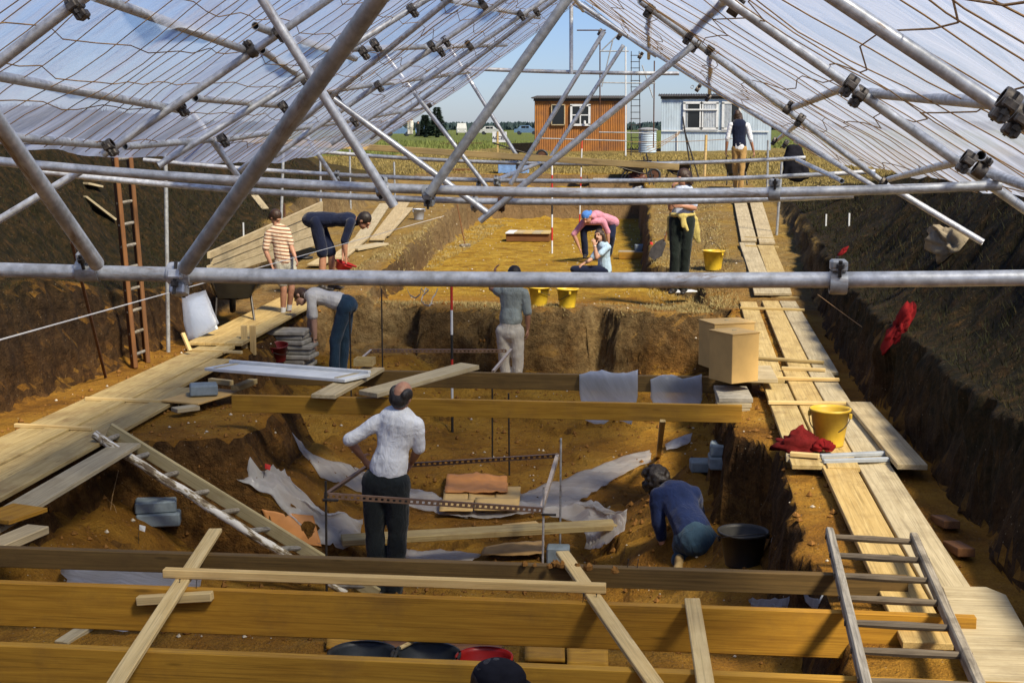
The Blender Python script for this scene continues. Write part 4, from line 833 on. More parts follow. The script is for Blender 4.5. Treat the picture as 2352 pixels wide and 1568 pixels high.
def strand(a, b, r, mat, label, sag=0, name='string', group=None):
    a = Vector(a); b = Vector(b); m = MB(); m.tube([a.lerp(b, i / 12) - Vector((0, 0, sag * 4 * (i / 12) * (1 - i / 12))) for i in range(13)], r, 5); return m.build(name, M[mat], None, label, 'string', group)
strand(aty(-60, 797, 4.75), aty(1020, 496, 26), .0032, 'string', 'taut white string line running past the boy along the trench', .0)
strand(aty(1878, 676, 17.5), aty(2420, 1052, 8.6), .0035, 'twine', 'thin brown string line stretched along the dark turf bank wall', .02)
def flag(px, py, h, c, y0=9, lab=''):
    p = onG(px, py, y0); e = empty('marker_pin', p, lab, 'marker', 'small marker pins'); m = MB(); m.tube([p - Vector((0, 0, .05)), p + Vector((.02, 0, h))], .0025, 5); m.build('pin', M['iron'], e)
    m = MB(); q = p + Vector((.02, 0, h)); m.add([q, q + Vector((.05, .01, -.015)), q + Vector((.045, 0, -.06)), q + Vector((.0, 0, -.045))], [(0, 1, 2, 3)]); m.build('tag', M[c], e)
flag(604, 1100, .14, 'redpaint', 9, 'small red-tagged pin in the pit slope above the crumpled polythene'); flag(316, 1248, .16, 'white', 7, 'white-headed pin below the pair of grey blocks'); flag(1490, 595, .3, 'redpaint', 20, 'small red flag pin in the sand near the bending pink shirt'); flag(1520, 690, .25, 'redpaint', 18, 'red-tagged pin in the grass edge at the standing woman\'s feet')
# cloth heaps
def heap(p, size, mat, name, label, cat, seed=1, rz=0):
    n1, n2 = 26, 16; vs = []; fs = []; sx_, sy_, sz_ = size
    for i in range(n2 + 1):
        th = math.pi * .5 * i / n2 * 1.15
        for j in range(n1):
            ph = 2 * math.pi * j / n1; x, y, z = math.sin(th) * math.cos(ph), math.sin(th) * math.sin(ph), math.cos(th)
            k = max(.25, 1 + .75 * float(fbm(x * 2.1 + seed, y * 2.1, z * 2.1 + seed, 4)) + .13 * math.sin(ph * 7 + th * 6 + seed) + .3 * math.cos(ph * 2 + seed))
            vs.append(Vector((x * k * sx_ / 2, y * k * sy_ / 2, max(-.02, z * sz_ * k))))
    fs = [(i * n1 + j, i * n1 + (j + 1) % n1, (i + 1) * n1 + (j + 1) % n1, (i + 1) * n1 + j) for i in range(n2) for j in range(n1)]
    R = Matrix.Translation(p) @ Matrix.Rotation(rz, 4, 'Z'); o = link(name, mesh(vs, fs, name), M[mat], None, R, True); return tag(o, label, cat)
def heap_slope(px, py, y0, size, mat, name, label, cat, seed):
    p = onG(px, py, y0); e = .15; gxs = (gz(p.x + e, p.y) - gz(p.x - e, p.y)) / (2 * e); gys = (gz(p.x, p.y + e) - gz(p.x, p.y - e)) / (2 * e); o = heap(p, size, mat, name, label, cat, seed)
    o.matrix_basis = Matrix.Translation(p) @ Vector((-gxs, -gys, 1)).normalized().to_track_quat('Z', 'Y').to_matrix().to_4x4(); return o
heap_slope(2068, 752, 8, (.34, .40, .055), 'redcloth', 'jumper', 'bright red jumper thrown on the dark turf bank', 'jumper', 3)
heap_slope(2062, 780, 8, (.16, .24, .03), 'redcloth', 'jumper_sleeve', 'red sleeve trailing down the turf bank below the bright jumper', 'jumper', 5)
heap_slope(1938, 578, 14, (.22, .2, .03), 'redcloth', 'red_cloth', 'small red cloth on the turf bank near the white pegs', 'cloth', 8)
heap_slope(2195, 568, 8, (.26, .30, .2), 'sack', 'sack', 'pale sack slumped on the turf bank under a scaffold tube', 'sack', 11)
p = atz(1838, 1024, -.88); heap(p, (.34, .24, .10), 'maroon', 'jumper', 'dark maroon jumper heaped beside the dusty yellow bucket', 'jumper', 4); heap(p + Vector((.16, -.08, -.0)), (.12, .12, .05), 'redcloth', 'sock', 'small bright red rag at the hem of the maroon jumper', 'rag', 6)
for x, y in ((1897, 520), (1950, 520)): p = onG(x, y, 14); m = MB(); m.box(p + Vector((0, 0, .1)), (.025, .015, .2), None, .003); m.build('white_peg', M['white'], None, 'white peg stuck in the turf bank', 'peg', 'white pegs on the bank')
p = onG(560, 550, 13); m = MB(); m.box(p + Vector((0, 0, .12)), (.02, .012, .3)); m.build('white_peg', M['white'], None, 'thin white peg in the bank behind the revetment', 'peg')
# drawing board in polythene bag
e = empty('drawing_board', onG(455, 795, 13), 'white drawing board in a clear polythene bag leaning by the walkway', 'drawing board'); Yd = onG(455, 795, 13).y
c4 = [aty(x, y, Yd + dy) for x, y, dy in ((446, 778, 0), (500, 755, .05), (468, 676, .22), (432, 692, .18))]
m = MB(); m.add(c4 + [p + Vector((.0, .02, 0)) for p in c4], [(0, 1, 2, 3), (7, 6, 5, 4), (0, 4, 5, 1), (1, 5, 6, 2), (2, 6, 7, 3), (3, 7, 4, 0)]); m.build('sheet', M['white'], e)
o = quilt([[Vector(aty(x, y, Yd + d)) for x, y, d in r] for r in ([(418, 682, .16), (440, 676, .16), (472, 668, .2)], [(422, 740, .0), (450, 735, -.05), (490, 715, .05)], [(432, 782, -.06), (450, 782, -.1), (503, 745, 0)])], 'bag', 'poly_clear', None, None, 0, .015, (5, 5), ground_=False); o.parent = e; o.location = o.location - e.location
for x, y in ((445, 686), (457, 680)): m = MB(); m.tube([aty(x, y, Yd + .18), aty(x, y - 6, Yd + .18)], .012, 8); m.build('clip', M['iron'], e)
# white surveying tape loops hanging over the section edge
Yt = 19.2; tp = [(935, 664), (942, 680), (955, 686), (965, 678), (968, 664), (974, 672), (978, 664), (985, 668), (972, 680), (968, 692), (976, 702), (986, 704), (992, 696), (993, 686), (1000, 678), (1006, 664)]
m = MB(); pts = [aty(x, y, Yt + .08 * math.sin(i)) for i, (x, y) in enumerate(tp)]; vs = []
for i, p in enumerate(pts): vs += [p, p + Vector((.0, -.02, .024))]
m.add(vs, [(2 * i, 2 * i + 1, 2 * i + 3, 2 * i + 2) for i in range(len(pts) - 1)]); o = m.build('measuring_tape', M['white'], None, 'white measuring tape looping over the edge of the section face', 'tape'); o.modifiers.new('s', 'SOLIDIFY').thickness = .002
# loose string under the walkway
p0 = onG(262, 1120, 7); m = MB(); pts = [aty(272, 1080, p0.y), aty(258, 1140, p0.y - .2), aty(250, 1200, p0.y - .3), aty(262, 1250, p0.y - .35), aty(275, 1200, p0.y - .3), aty(262, 1160, p0.y - .2), aty(240, 1140, p0.y - .1), aty(245, 1200, p0.y - .3), aty(252, 1252, p0.y - .35)]; m.tube(pts, .003, 5); m.build('loose_string', M['twine'], None, 'loose hank of brown string hanging down the pit slope beside the grey blocks', 'string')
# broom, spade, far pit furniture
p = onG(1068, 568, 20); e = empty('broom', p, 'long-handled broom leaning on the wall of the sand pit', 'broom'); m = MB(); m.tube([p + Vector((0, 0, .05)), aty(1050, 470, p.y + .5)], .014, 8); m.build('handle', M['brown_board'], e); m = MB(); m.box(p + Vector((0, 0, .05)), (.28, .09, .05), Matrix.Rotation(.9, 3, 'Z'), .01); m.build('head', M['limed'], e); m = MB(); m.box(p + Vector((0, 0, .012)), (.27, .085, .04), Matrix.Rotation(.9, 3, 'Z')); m.build('bristles', M['darkwood'], e)
c = onG(1212, 556, 20); e = empty('slatted_box', c, 'low box with plank lid and one white board on the sand floor', 'box'); m = MB(); m.box(c + Vector((0, .35, .1)), (1.0, .75, .18), None, .01); m.build('case', M['brown_board'], e)
for k in range(5): m = MB(); m.box(c + Vector((-.41 + .205 * k, .36, .205)), (.198, .86, .03), None, .004); m.build('lid_board', M['white' if k == 0 else ('plank_grey' if k % 2 else 'plank')], e)
c = onG(1456, 595, 20); e = empty('wooden_tray', c, 'shallow wooden tray of finds near the shaded wall of the sand pit', 'tray'); m = MB(); m.box(c + Vector((0, .1, .07)), (.6, .4, .14), None, .008); m.build('case', M['beam'], e); m = MB(); m.box(c + Vector((-.03, .1, .145)), (.56, .36, .012)); m.build('contents', M['sack'], e)
block(c + Vector((.16, .25, .15)), (.3, .2, .12), .1, 'bluegrey', 'small grey block on the back of the finds tray', 'block', 'concrete_block')
p = onG(1500, 602, 17); e = empty('shovel', p, 'black shovel leaning beside the standing woman', 'shovel'); Ys = p.y
m = MB(); q = [aty(x, y, Ys + d) for x, y, d in ((1490, 588, 0), (1502, 598, -.02), (1520, 588, 0), (1530, 560, .06), (1524, 548, .08), (1508, 556, .06), (1494, 572, .03))]; m.add(q + [v + Vector((0, .012, .004)) for v in q], [tuple(range(7)), tuple(range(13, 6, -1))] + [(i, (i + 1) % 7, 7 + (i + 1) % 7, 7 + i) for i in range(7)]); m.build('blade', M['iron'], e)
m = MB(); m.tube([aty(1526, 552, Ys + .07), aty(1536, 520, Ys + .15), aty(1541, 480, Ys + .2)], .016, 8); m.build('handle', M['brown_board'], e)
m = MB(); m.tube([aty(1536, 478, Ys + .2), aty(1546, 480, Ys + .2)], .014, 8); m.build('grip', M['brown_board'], e)
bz((1545, 668), (1595, 666), -.93, .2, .02, 'white', label='pale board on the baulk edge in front of the standing woman', name='board')
# ------------------------------------------------------------------ people
def cloth(name, c, stripes=None, scale=7, rough=.9, fold=.5):
    t = NT(name); v = t.coord(); f = t.noise(v, scale, 4, .6); fi = t.noise(v, 180, 2)
    base = t.ramp(f, [(.3, [k * .78 for k in c]), (.7, [min(1, k * 1.12) for k in c])])
    if stripes:
        sx = t.n('SeparateXYZ'); t.t.links.new(t.coord(rnd=False), sx.inputs[0]); w_ = t.math('FRACT', t.math('ADD', t.math('MULTIPLY', sx.outputs[2], stripes[1]), t.math('MULTIPLY', sx.outputs[0], 3.0)))
        base = t.ramp(w_, [(0, c), (.36, c), (.40, stripes[0]), (.62, stripes[0]), (.66, (.42, .20, .10)), (.80, (.42, .20, .10)), (.84, c)])
        base.node.color_ramp.interpolation = 'CONSTANT'
    t.col(base); t.rough(rough, 0, .15); t.b.inputs['Sheen Weight'].default_value = .15
    t.bump(t.math('ADD', t.math('MULTIPLY', t.noise(t.coord(scale=(1, 1, .55)), 13, 3, .5, 2.2), fold), t.math('MULTIPLY', fi, .06)), .8, .03); return t.m
def skin_mat(name, c):
    t = NT(name); v = t.coord(); f = t.noise(v, 25, 4)
    t.col(t.ramp(f, [(.3, [k * .85 for k in c]), (.7, [min(1, k * 1.1) for k in c])])); t.rough(.5, 0, .4); t.b.inputs['Subsurface Weight'].default_value = .06; t.b.inputs['Subsurface Radius'].default_value = (.012, .005, .003); return t.m
def hair_mat(name, c):
    t = NT(name); v = t.coord(scale=(1, 1, .25)); f = t.noise(v, 70, 4, .7, .5); t.col(t.ramp(f, [(.35, [k * .45 for k in c]), (.65, [k * 1.5 for k in c])])); t.rough(.5, 0, .4); t.bump(f, .8, .006); return t.m
M['skin'] = skin_mat('skin', (.44, .25, .165)); M['skin_tan'] = skin_mat('sunburnt_skin', (.40, .20, .12))
M['hair_dark'] = hair_mat('dark_hair', (.022, .016, .012)); M['hair_brown'] = hair_mat('brown_hair', (.042, .022, .012)); M['hair_grey'] = hair_mat('greying_hair', (.03, .026, .024))
FOLD = bpy.data.textures.new('folds', 'CLOUDS'); FOLD.noise_scale = .17; FOLD.noise_depth = 2
def ellip(m, c, r, R=None, n=14):
    R = R or Matrix.Identity(3); vs = []; fs = []; h = n // 2
    for i in range(h + 1):
        th = math.pi * i / h
        for j in range(n): ph = 2 * math.pi * j / n; vs.append(Vector(c) + R @ Vector((r[0] * math.sin(th) * math.cos(ph), r[1] * math.sin(th) * math.sin(ph), r[2] * math.cos(th))))
    fs = [(i * n + j, (i + 1) * n + j, (i + 1) * n + (j + 1) % n, i * n + (j + 1) % n) for i in range(h) for j in range(n)]; m.add(vs, fs)
def cap(m, a, b, ra, rb, side=None, flat=1.0, n=14):
    a = Vector(a); b = Vector(b); d = b - a; L = d.length; d = d / L if L > 1e-6 else Vector((0, 0, 1))
    s = Vector(side) if side is not None else (Vector((0, 0, 1)).cross(d) if abs(d.z) < .95 else Vector((1, 0, 0)))
    s = s - d * d.dot(s); s.normalize(); o = d.cross(s); rings = []
    for k in range(5): t_ = math.pi / 2 * (1 - k / 4); rings.append((a - d * ra * math.sin(t_) * min(1, flat + .2), ra * math.cos(t_) + 1e-4))
    for k in range(5): t_ = math.pi / 2 * k / 4; rings.append((b + d * rb * math.sin(t_) * min(1, flat + .2), rb * math.cos(t_) + 1e-4))
    vs = [c + s * (r * math.cos(2 * math.pi * j / n)) + o * (r * flat * math.sin(2 * math.pi * j / n)) for c, r in rings for j in range(n)]
    fs = [(i * n + j, i * n + (j + 1) % n, (i + 1) * n + (j + 1) % n, (i + 1) * n + j) for i in range(9) for j in range(n)] + [tuple(range(n))[::-1], tuple(9 * n + j for j in range(n))]; m.add(vs, fs)
def blob(m, name, mat, parent, vox=.012, sm=6, disp=0, label=None):
    o = m.build(name, M[mat] if isinstance(mat, str) else mat, parent, smooth=False); o.data.polygons.foreach_set('use_smooth', [True] * len(o.data.polygons))
    r = o.modifiers.new('remesh', 'REMESH'); r.mode = 'VOXEL'; r.voxel_size = vox; r.use_smooth_shade = True
    s = o.modifiers.new('smooth', 'SMOOTH'); s.factor = .5; s.iterations = sm
    if disp: d = o.modifiers.new('folds', 'DISPLACE'); d.texture = FOLD; d.strength = disp; d.mid_level = .5; d.texture_coords = 'LOCAL'
    if label: o['label'] = label
    return o
def hand(m, w_, d, nrm, curl=.5, s=1.0):
    """palm, four unequal curled fingers and a thumb leaving the side of the palm"""
    d = Vector(d).normalized(); nrm = Vector(nrm); nrm = (nrm - d * d.dot(nrm)).normalized(); side = d.cross(nrm)
    cap(m, w_, Vector(w_) + d * .075 * s, .032 * s, .038 * s, side, .45)
    for i, (o_, L) in enumerate(((-.03, .068), (-.010, .078), (.011, .072), (.031, .056))):
        p = Vector(w_) + d * .088 * s + side * o_ * s; dd = d; r = .0095 * s
        for k in range(3):
            dd = (dd * math.cos(curl * .8) + nrm * math.sin(curl * .8)).normalized() if k or curl > .3 else dd; q = p + dd * L * s * (.42, .32, .26)[k]; cap(m, p, q, r, r * .9, n=8); p = q; r *= .92
    p = Vector(w_) + d * .02 * s - side * .03 * s; q = p + (d * .6 - side * .7 + nrm * .25).normalized() * .045 * s; cap(m, p, q, .012 * s, .011 * s, n=8); cap(m, q, q + (d * .85 - side * .2 + nrm * .4).normalized() * .032 * s, .011 * s, .009 * s, n=8)
def person(label, mp, Y0, J, face, shirt=None, legs=None, hair=None, skin='skin', sleeve=(.95, .95), legcut=1.0, s=1.0, vox=.009, shoe='iron', socks=None, hairdo='short', palm=((0, 0, -1), (0, 0, -1)), curl=(.5, .5), shirt_drop=.06, feet=True, folds=.02, bag=1.0):
    P = {}
    for k, v in J.items():
        if isinstance(v, Vector): P[k] = v
        else: P[k] = aty(*mp(v[0], v[1]), Y0 + (v[2] if len(v) > 2 else 0))
    fl = min(P['al'].z, P['ar'].z); base = Vector((P['pel'].x, P['pel'].y, fl - .06)); e = empty('person', base, label, 'person')
    sd = (P['sr'] - P['sl']).normalized(); hl = P.get('hl') or P['pel'] - sd * .085 * s; hr = P.get('hr') or P['pel'] + sd * .085 * s
    waist = P['pel'].lerp(P['ch'], .48); f = Vector(face).normalized(); up = (P['hd'] - P['nk']).normalized(); rt = f.cross(up).normalized(); up2 = rt.cross(f); HR = Matrix((rt, f, up2)).transposed(); H = P['hd']
    # ---- body
    m = MB(); cap(m, P['pel'], waist, .135 * s, .115 * s, sd, .7); cap(m, waist, P['ch'], .115 * s, .145 * s, sd, .66); cap(m, P['sl'].lerp(P['sr'], .06), P['sl'].lerp(P['sr'], .94), .055 * s, .055 * s)
    cap(m, P['ch'].lerp(P['nk'], .5), P['hd'] - up * .04 * s - f * .02 * s, .06 * s, .05 * s)
    ellip(m, H + up2 * .015 * s - f * .012 * s, (.077 * s, .097 * s, .105 * s), HR); ellip(m, H - up2 * .05 * s + f * .025 * s, (.058 * s, .068 * s, .066 * s), HR); cap(m, H - up2 * .095 * s + f * .055 * s, H - up2 * .088 * s + f * .065 * s, .022 * s, .022 * s)
    cap(m, H + f * .088 * s + up2 * .015 * s, H + f * .112 * s - up2 * .028 * s, .009 * s, .016 * s, n=8)
    cap(m, H + f * .083 * s + up2 * .03 * s - rt * .035 * s, H + f * .083 * s + up2 * .03 * s + rt * .035 * s, .012 * s, .012 * s, n=8); cap(m, H + f * .078 * s - up2 * .055 * s - rt * .018 * s, H + f * .078 * s - up2 * .055 * s + rt * .018 * s, .014 * s, .014 * s, n=8)
    for q in (-1, 1): ellip(m, H + rt * q * .080 * s - up2 * .012 * s - f * .01 * s, (.010 * s, .022 * s, .032 * s), HR, 10)
    for a, b, c, i in (('sl', 'el', 'wl', 0), ('sr', 'er', 'wr', 1)):
        cap(m, P[a], P[b], .049 * s, .040 * s); cap(m, P[b], P[b].lerp(P[c], .35), .040 * s, .041 * s); cap(m, P[b].lerp(P[c], .35), P[c], .041 * s, .026 * s); hd_ = (P[c] - P[b]).normalized(); hd_ = P.get('d' + c, hd_); hand(m, P[c] + hd_ * .01, hd_, palm[i], curl[i], s)
    for h_, k, a in ((hl, 'kl', 'al'), (hr, 'kr', 'ar')): cap(m, h_, P[k], .080 * s, .054 * s); cap(m, P[k], P[k].lerp(P[a], .3), .052 * s, .055 * s); cap(m, P[k].lerp(P[a], .3), P[a], .055 * s, .036 * s)
    blob(m, 'body', skin, e, vox, 3)
    # ---- clothing
    if shirt:
        m = MB(); cap(m, P['pel'].lerp(waist, -shirt_drop / .2), waist, .158 * s, .145 * s, sd, .78); cap(m, waist, P['ch'], .135 * s, .168 * s, sd, .68); cap(m, P['sl'].lerp(P['sr'], .04), P['sl'].lerp(P['sr'], .96), .068 * s, .068 * s); cap(m, P['ch'], P['nk'], .10 * s, .062 * s, sd, .9)
        for a, b, c, fr_ in (('sl', 'el', 'wl', sleeve[0]), ('sr', 'er', 'wr', sleeve[1])):
            if fr_ <= 0: continue
            if fr_ <= 1: cap(m, P[a], P[a].lerp(P[b], fr_), .066 * s, .060 * s)
            else: cap(m, P[a], P[b], .066 * s, .057 * s); cap(m, P[b], P[b].lerp(P[c], fr_ - 1), .057 * s, .046 * s)
        blob(m, 'shirt', shirt, e, .011 if vox < .02 else vox, 3, folds)
    if legs:
        m = MB(); cap(m, P['pel'] + Vector((0, 0, -.01)), P['pel'].lerp(waist, .55), .152 * s * bag, .138 * s, sd, .80)
        for h_, k, a in ((hl, 'kl', 'al'), (hr, 'kr', 'ar')):
            cap(m, h_, h_.lerp(P[k], min(1, legcut * 2)), .100 * s * bag, (.075 if legcut >= .5 else .085) * s * bag)
            if legcut > .5: cap(m, P[k], P[k].lerp(P[a], legcut * 2 - 1), .072 * s * bag, .064 * s * bag)
        blob(m, 'trousers' if legcut > .6 else 'shorts', legs, e, .012 if vox < .02 else vox, 3, folds)
    if feet:
        for a, t_ in (('al', 'tl'), ('ar', 'tr')):
            tv = P.get(t_) or P[a] + Vector((f.x * .2, f.y * .2, -.05)); m = MB(); d = (tv - P[a]); d.z = 0; d = d.normalized() if d.length > .02 else Vector((0, 1, 0)); b = P[a] - Vector((0, 0, .045 * s))
            cap(m, b - d * .045 * s, b + d * .06 * s, .040 * s, .042 * s, None, .9); cap(m, b + d * .06 * s - Vector((0, 0, .012)), b + d * .16 * s - Vector((0, 0, .016)), .040 * s, .036 * s, None, .7); cap(m, b, P[a] + Vector((0, 0, .02)), .042 * s, .038 * s); blob(m, 'shoe', shoe, e, .012 if vox < .02 else vox, 2)
            if socks: m = MB(); k = 'kl' if a == 'al' else 'kr'; cap(m, P[a], P[a].lerp(P[k], .3), .043 * s, .045 * s); blob(m, 'sock', socks, e, .012, 2)
    if hair:
        m = MB(); o_ = H + up2 * .028 * s - f * .022 * s
        if hairdo != 'bald': ellip(m, o_, (.090 * s, .104 * s, .103 * s), HR)
        ellip(m, H - f * .045 * s - up2 * .03 * s, (.084 * s, .066 * s, .075 * s), HR)
        if hairdo == 'bald':
            for q in (-1, 1): ellip(m, H + rt * q * .055 * s - f * .03 * s + up2 * .015 * s, (.034 * s, .075 * s, .06 * s), HR)
        if hairdo in ('long', 'bob'):
            L = .20 if hairdo == 'long' else .11
            for q in (-1, -.5, 0, .5, 1): cap(m, H + rt * q * .078 * s - f * (.05 if abs(q) < .8 else .02) * s, H + rt * q * .088 * s - f * (.075 if abs(q) < .8 else .03) * s - up2 * L * s, .035 * s, .026 * s)
        if hairdo == 'curly':
            for k in range(90): q = Vector((random.gauss(0, 1), random.gauss(0, 1) - .4, random.gauss(0, 1) + .4)).normalized(); ellip(m, o_ + HR @ Vector((q.x * .105, q.y * .12, q.z * .115)) * s, (.026, .026, .026), None, 6)
        blob(m, 'hair', hair, e, .009 if vox < .02 else vox, 2, .012)
    e_ = dict(P=P, e=e, H=H, f=f, rt=rt, up=up2, sd=sd, waist=waist, HR=HR, s=s); return e_
M['c_white'] = cloth('white_cotton', (.74, .76, .78)); M['c_cream'] = cloth('cream_knit', (.66, .63, .56)); M['c_black'] = cloth('black_trousers', (.012, .016, .018)); M['c_grey'] = cloth('grey_green_cotton', (.31, .35, .32)); M['c_creamt'] = cloth('cream_drill', (.60, .55, .45))
M['c_jean'] = cloth('blue_denim', (.022, .048, .078)); M['c_navy'] = cloth('navy_wool', (.006, .010, .030)); M['c_stripe'] = cloth('striped_cotton', (.62, .50, .36), ((.12, .045, .03), 21)); M['c_khaki'] = cloth('khaki_drill', (.46, .44, .35)); M['c_pink'] = cloth('pink_cotton', (.58, .25, .32)); M['c_blue'] = cloth('pale_blue_cotton', (.40, .55, .68)); M['c_pale'] = cloth('pale_blue_white_cotton', (.50, .57, .70)); M['c_royal'] = cloth('royal_blue_jumper', (.006, .014, .055)); M['c_tan'] = cloth('tan_corduroy', (.36, .22, .075)); M['c_yellow'] = cloth('straw_wool', (.52, .42, .13)); M['c_scarf'] = cloth('blue_scarf', (.07, .20, .52)); M['c_dgreen'] = cloth('dark_green_trousers', (.010, .016, .013)); M['leather_sand'] = plain('sandy_sole', (.30, .21, .09), .8)
M['leather'] = plain('brown_leather', (.10, .035, .02), .5)
# balding man
ZA = zm(760, 920, 2.8); G0 = lambda x, y: gz(x, y)
A_ = person('balding man in white shirt and black trousers standing in the pit, hand on hip', ZA, 11.13, dict(hd=(622, 128, .0), nk=(600, 232), ch=(592, 310), sl=(468, 305), sr=(716, 325), el=(258, 428, -.02), wl=(345, 545, .16), er=(735, 480, .06), wr=(690, 575, .22), pel=(512, 715), kl=(432, 1035, .04), kr=(592, 1035, .02), al=(462, 1432), ar=(566, 1448), tl=(445, 1470, .22), tr=(590, 1480, .2)), (.30, .92, -.22), 'c_white', 'c_black', 'hair_grey', 'skin_tan', (1.05, 1.05), s=1.0, hairdo='bald', palm=((1, 0, 0), (-1, 0, 0)), shirt_drop=-.08, folds=.03, bag=1.16)
# grey-shirted man
ZB = zm(1140, 630, 4.48)
person('dark-haired man in grey shirt and cream trousers standing at the section face, one arm raised', ZB, 18.75, dict(hd=(515, 185, .02), nk=(505, 285), ch=(490, 375), sl=(365, 375), sr=(620, 380), el=(268, 330, .12), wl=(296, 190, .15), er=(665, 600), wr=(665, 770, .04), pel=(472, 800), kl=(410, 1110, .03), kr=(556, 1110), al=(440, 1450), ar=(545, 1440), tl=(432, 1480, .25), tr=(640, 1478, -.02)), (-.15, 1, -.25), 'c_grey', 'c_creamt', 'hair_dark', 'skin_tan', (.45, .95), shoe='leather', palm=((1, 0, 0), (-1, 0, 0)), shirt_drop=-.14, folds=.03, bag=1.08)
# bending man in jeans
ZC = zm(620, 480, 3.266)
r_ = person('man in white jumper and blue jeans bending double beside the slab stack', ZC, 18.3, dict(hd=(375, 800, .05), nk=(430, 790), ch=(500, 790), sl=(450, 800, -.19), sr=(470, 775, .19), el=(478, 960, -.2), wl=(487, 1150, -.2), er=(450, 960, .2), wr=(440, 1130, .22), pel=(735, 850), hl=(728, 880, -.085), hr=(742, 870, .085), kl=(648, 1150, -.08), kr=(720, 1140, .08), al=(640, 1440, -.08), ar=(700, 1430, .1), tl=(560, 1470, -.08), tr=(630, 1460, .1)), (-.55, -.1, -.8), 'c_cream', 'c_jean', 'hair_brown', 'skin', (.92, .92), palm=((-1, .2, 0), (-1, 0, 0)), curl=(.9, .5), folds=.025, shirt_drop=-.13, bag=1.06)
m = MB(); w_ = r_['P']['wl']; m.tube([w_ + Vector((-.04, 0, -.10)), w_ + Vector((-.03, 0, -.33))], .014, 8); e = m.build('trowel', M['galv'], None, 'steel-handled tool held down by the bending man in jeans', 'tool')
m = MB(); m.tube([w_ + Vector((-.035, 0, 0)) + Vector((0, 0, .02)), w_ + Vector((.02, -.03, .02)), w_ + Vector((.035, 0, .02)), w_ + Vector((0, .035, .02)), w_ + Vector((-.035, 0, .02))], .007, 6); m.build('wrist_watch', M['iron'], r_['e'])
# boy
person('boy in brown striped shirt and khaki shorts standing on the plank platform', ZC, 18.75, dict(hd=(172, 165, .0), nk=(185, 232), ch=(198, 290), sl=(112, 300, -.06), sr=(262, 275, .04), el=(92, 430, -.1), wl=(140, 545, -.12), er=(295, 395, -.02), wr=(330, 485, -.1), pel=(250, 520), kl=(238, 745, -.04), kr=(300, 735, .02), al=(232, 935, -.02), ar=(278, 905, .08), tl=(222, 980, -.2), tr=(320, 950, -.04)), (.62, -.25, -.62), 'c_stripe', 'c_khaki', 'hair_brown', 'skin_tan', (.85, .85), .36, .84, shoe='leather', socks='white', palm=((1, 0, 0), (-1, 0, 0)), shirt_drop=-.02, folds=.02)
# bending navy figure
r_ = person('person in navy jumper and knee-length shorts bending over on the baulk path', ZC, 20.4, dict(hd=(880, 192, -.02), nk=(815, 205), ch=(745, 185), sl=(770, 205, -.18), sr=(785, 190, .18), el=(722, 350, -.22), wl=(732, 470, -.2), er=(725, 360, .12), wr=(712, 460, .05), pel=(500, 185), hl=(495, 205, -.09), hr=(510, 200, .09), kl=(550, 470, -.09), kr=(618, 460, .08), al=(540, 705, -.09), ar=(628, 695, .1), tl=(600, 740, -.1), tr=(700, 730, .1)), (.65, -.1, -.75), 'c_navy', 'c_navy', 'hair_dark', 'skin_tan', (1.15, 1.15), .46, palm=((1, 0, -.3), (1, 0, -.3)), curl=(.8, .6), folds=.02)
w_ = r_['P']['wl']; e = empty('red_scoop', w_ + Vector((-.08, 0, -.22)), 'red plastic scoop held by the bending navy figure', 'scoop'); m = MB(); vs, fs = lathegeo([(0, 0), (.09, .01), (.13, .12), (.125, .12), (.085, .02), (0, .012)], 20); Rm = Matrix.Translation(w_ + Vector((-.08, 0, -.22))) @ Matrix.Rotation(.5, 4, 'Y'); m.add([Rm @ Vector(v) for v in vs], fs); m.build('bowl', M['red'], e, smooth=True); m = MB(); m.tube([w_ + Vector((.02, 0, -.12)), w_ + Vector((.16, -.02, -.16))], .03, 8, True, .012); m.build('spout', M['red'], e)
# pink shirt and seated woman in the sand pit
ZD = zm(1370, 490, 7.84)
r_ = person('person in pink shirt and blue headscarf bending to touch the sand', ZD, 27.6, dict(hd=(490, 315, -.28), nk=(590, 300, -.18), ch=(680, 300, -.02), sl=(440, 400, -.12), sr=(800, 400, -.14), el=(245, 640, -.15), wl=(340, 880, -.18), er=(890, 600, -.1), wr=(905, 800, -.12), pel=(930, 400, .28), hl=(850, 430, .22), hr=(965, 430, .3), kl=(425, 540, -.02), kr=(965, 690, .1), al=(462, 1010, .02), ar=(920, 1000, .2), tl=(440, 1080, -.2), tr=(880, 1060, .0)), (-.35, -.62, -.7), 'c_pink', 'c_navy', None, 'skin_tan', (1.08, 1.08), palm=((1, 0, 0), (-1, 0, 0)), curl=(.25, .4), folds=.02)
m = MB(); H, f, rt, up = r_['H'], r_['f'], r_['rt'], r_['up']; ellip(m, H + up * .03 - f * .02, (.09, .105, .092), r_['HR']); cap(m, H - f * .1 - up * .02, H - f * .16 - up * .02, .04, .03); cap(m, H - f * .14 + rt * .02, H - f * .2 + rt * .06 - up * .05, .022, .014); blob(m, 'headscarf', 'c_scarf', r_['e'], .01, 3, .015)
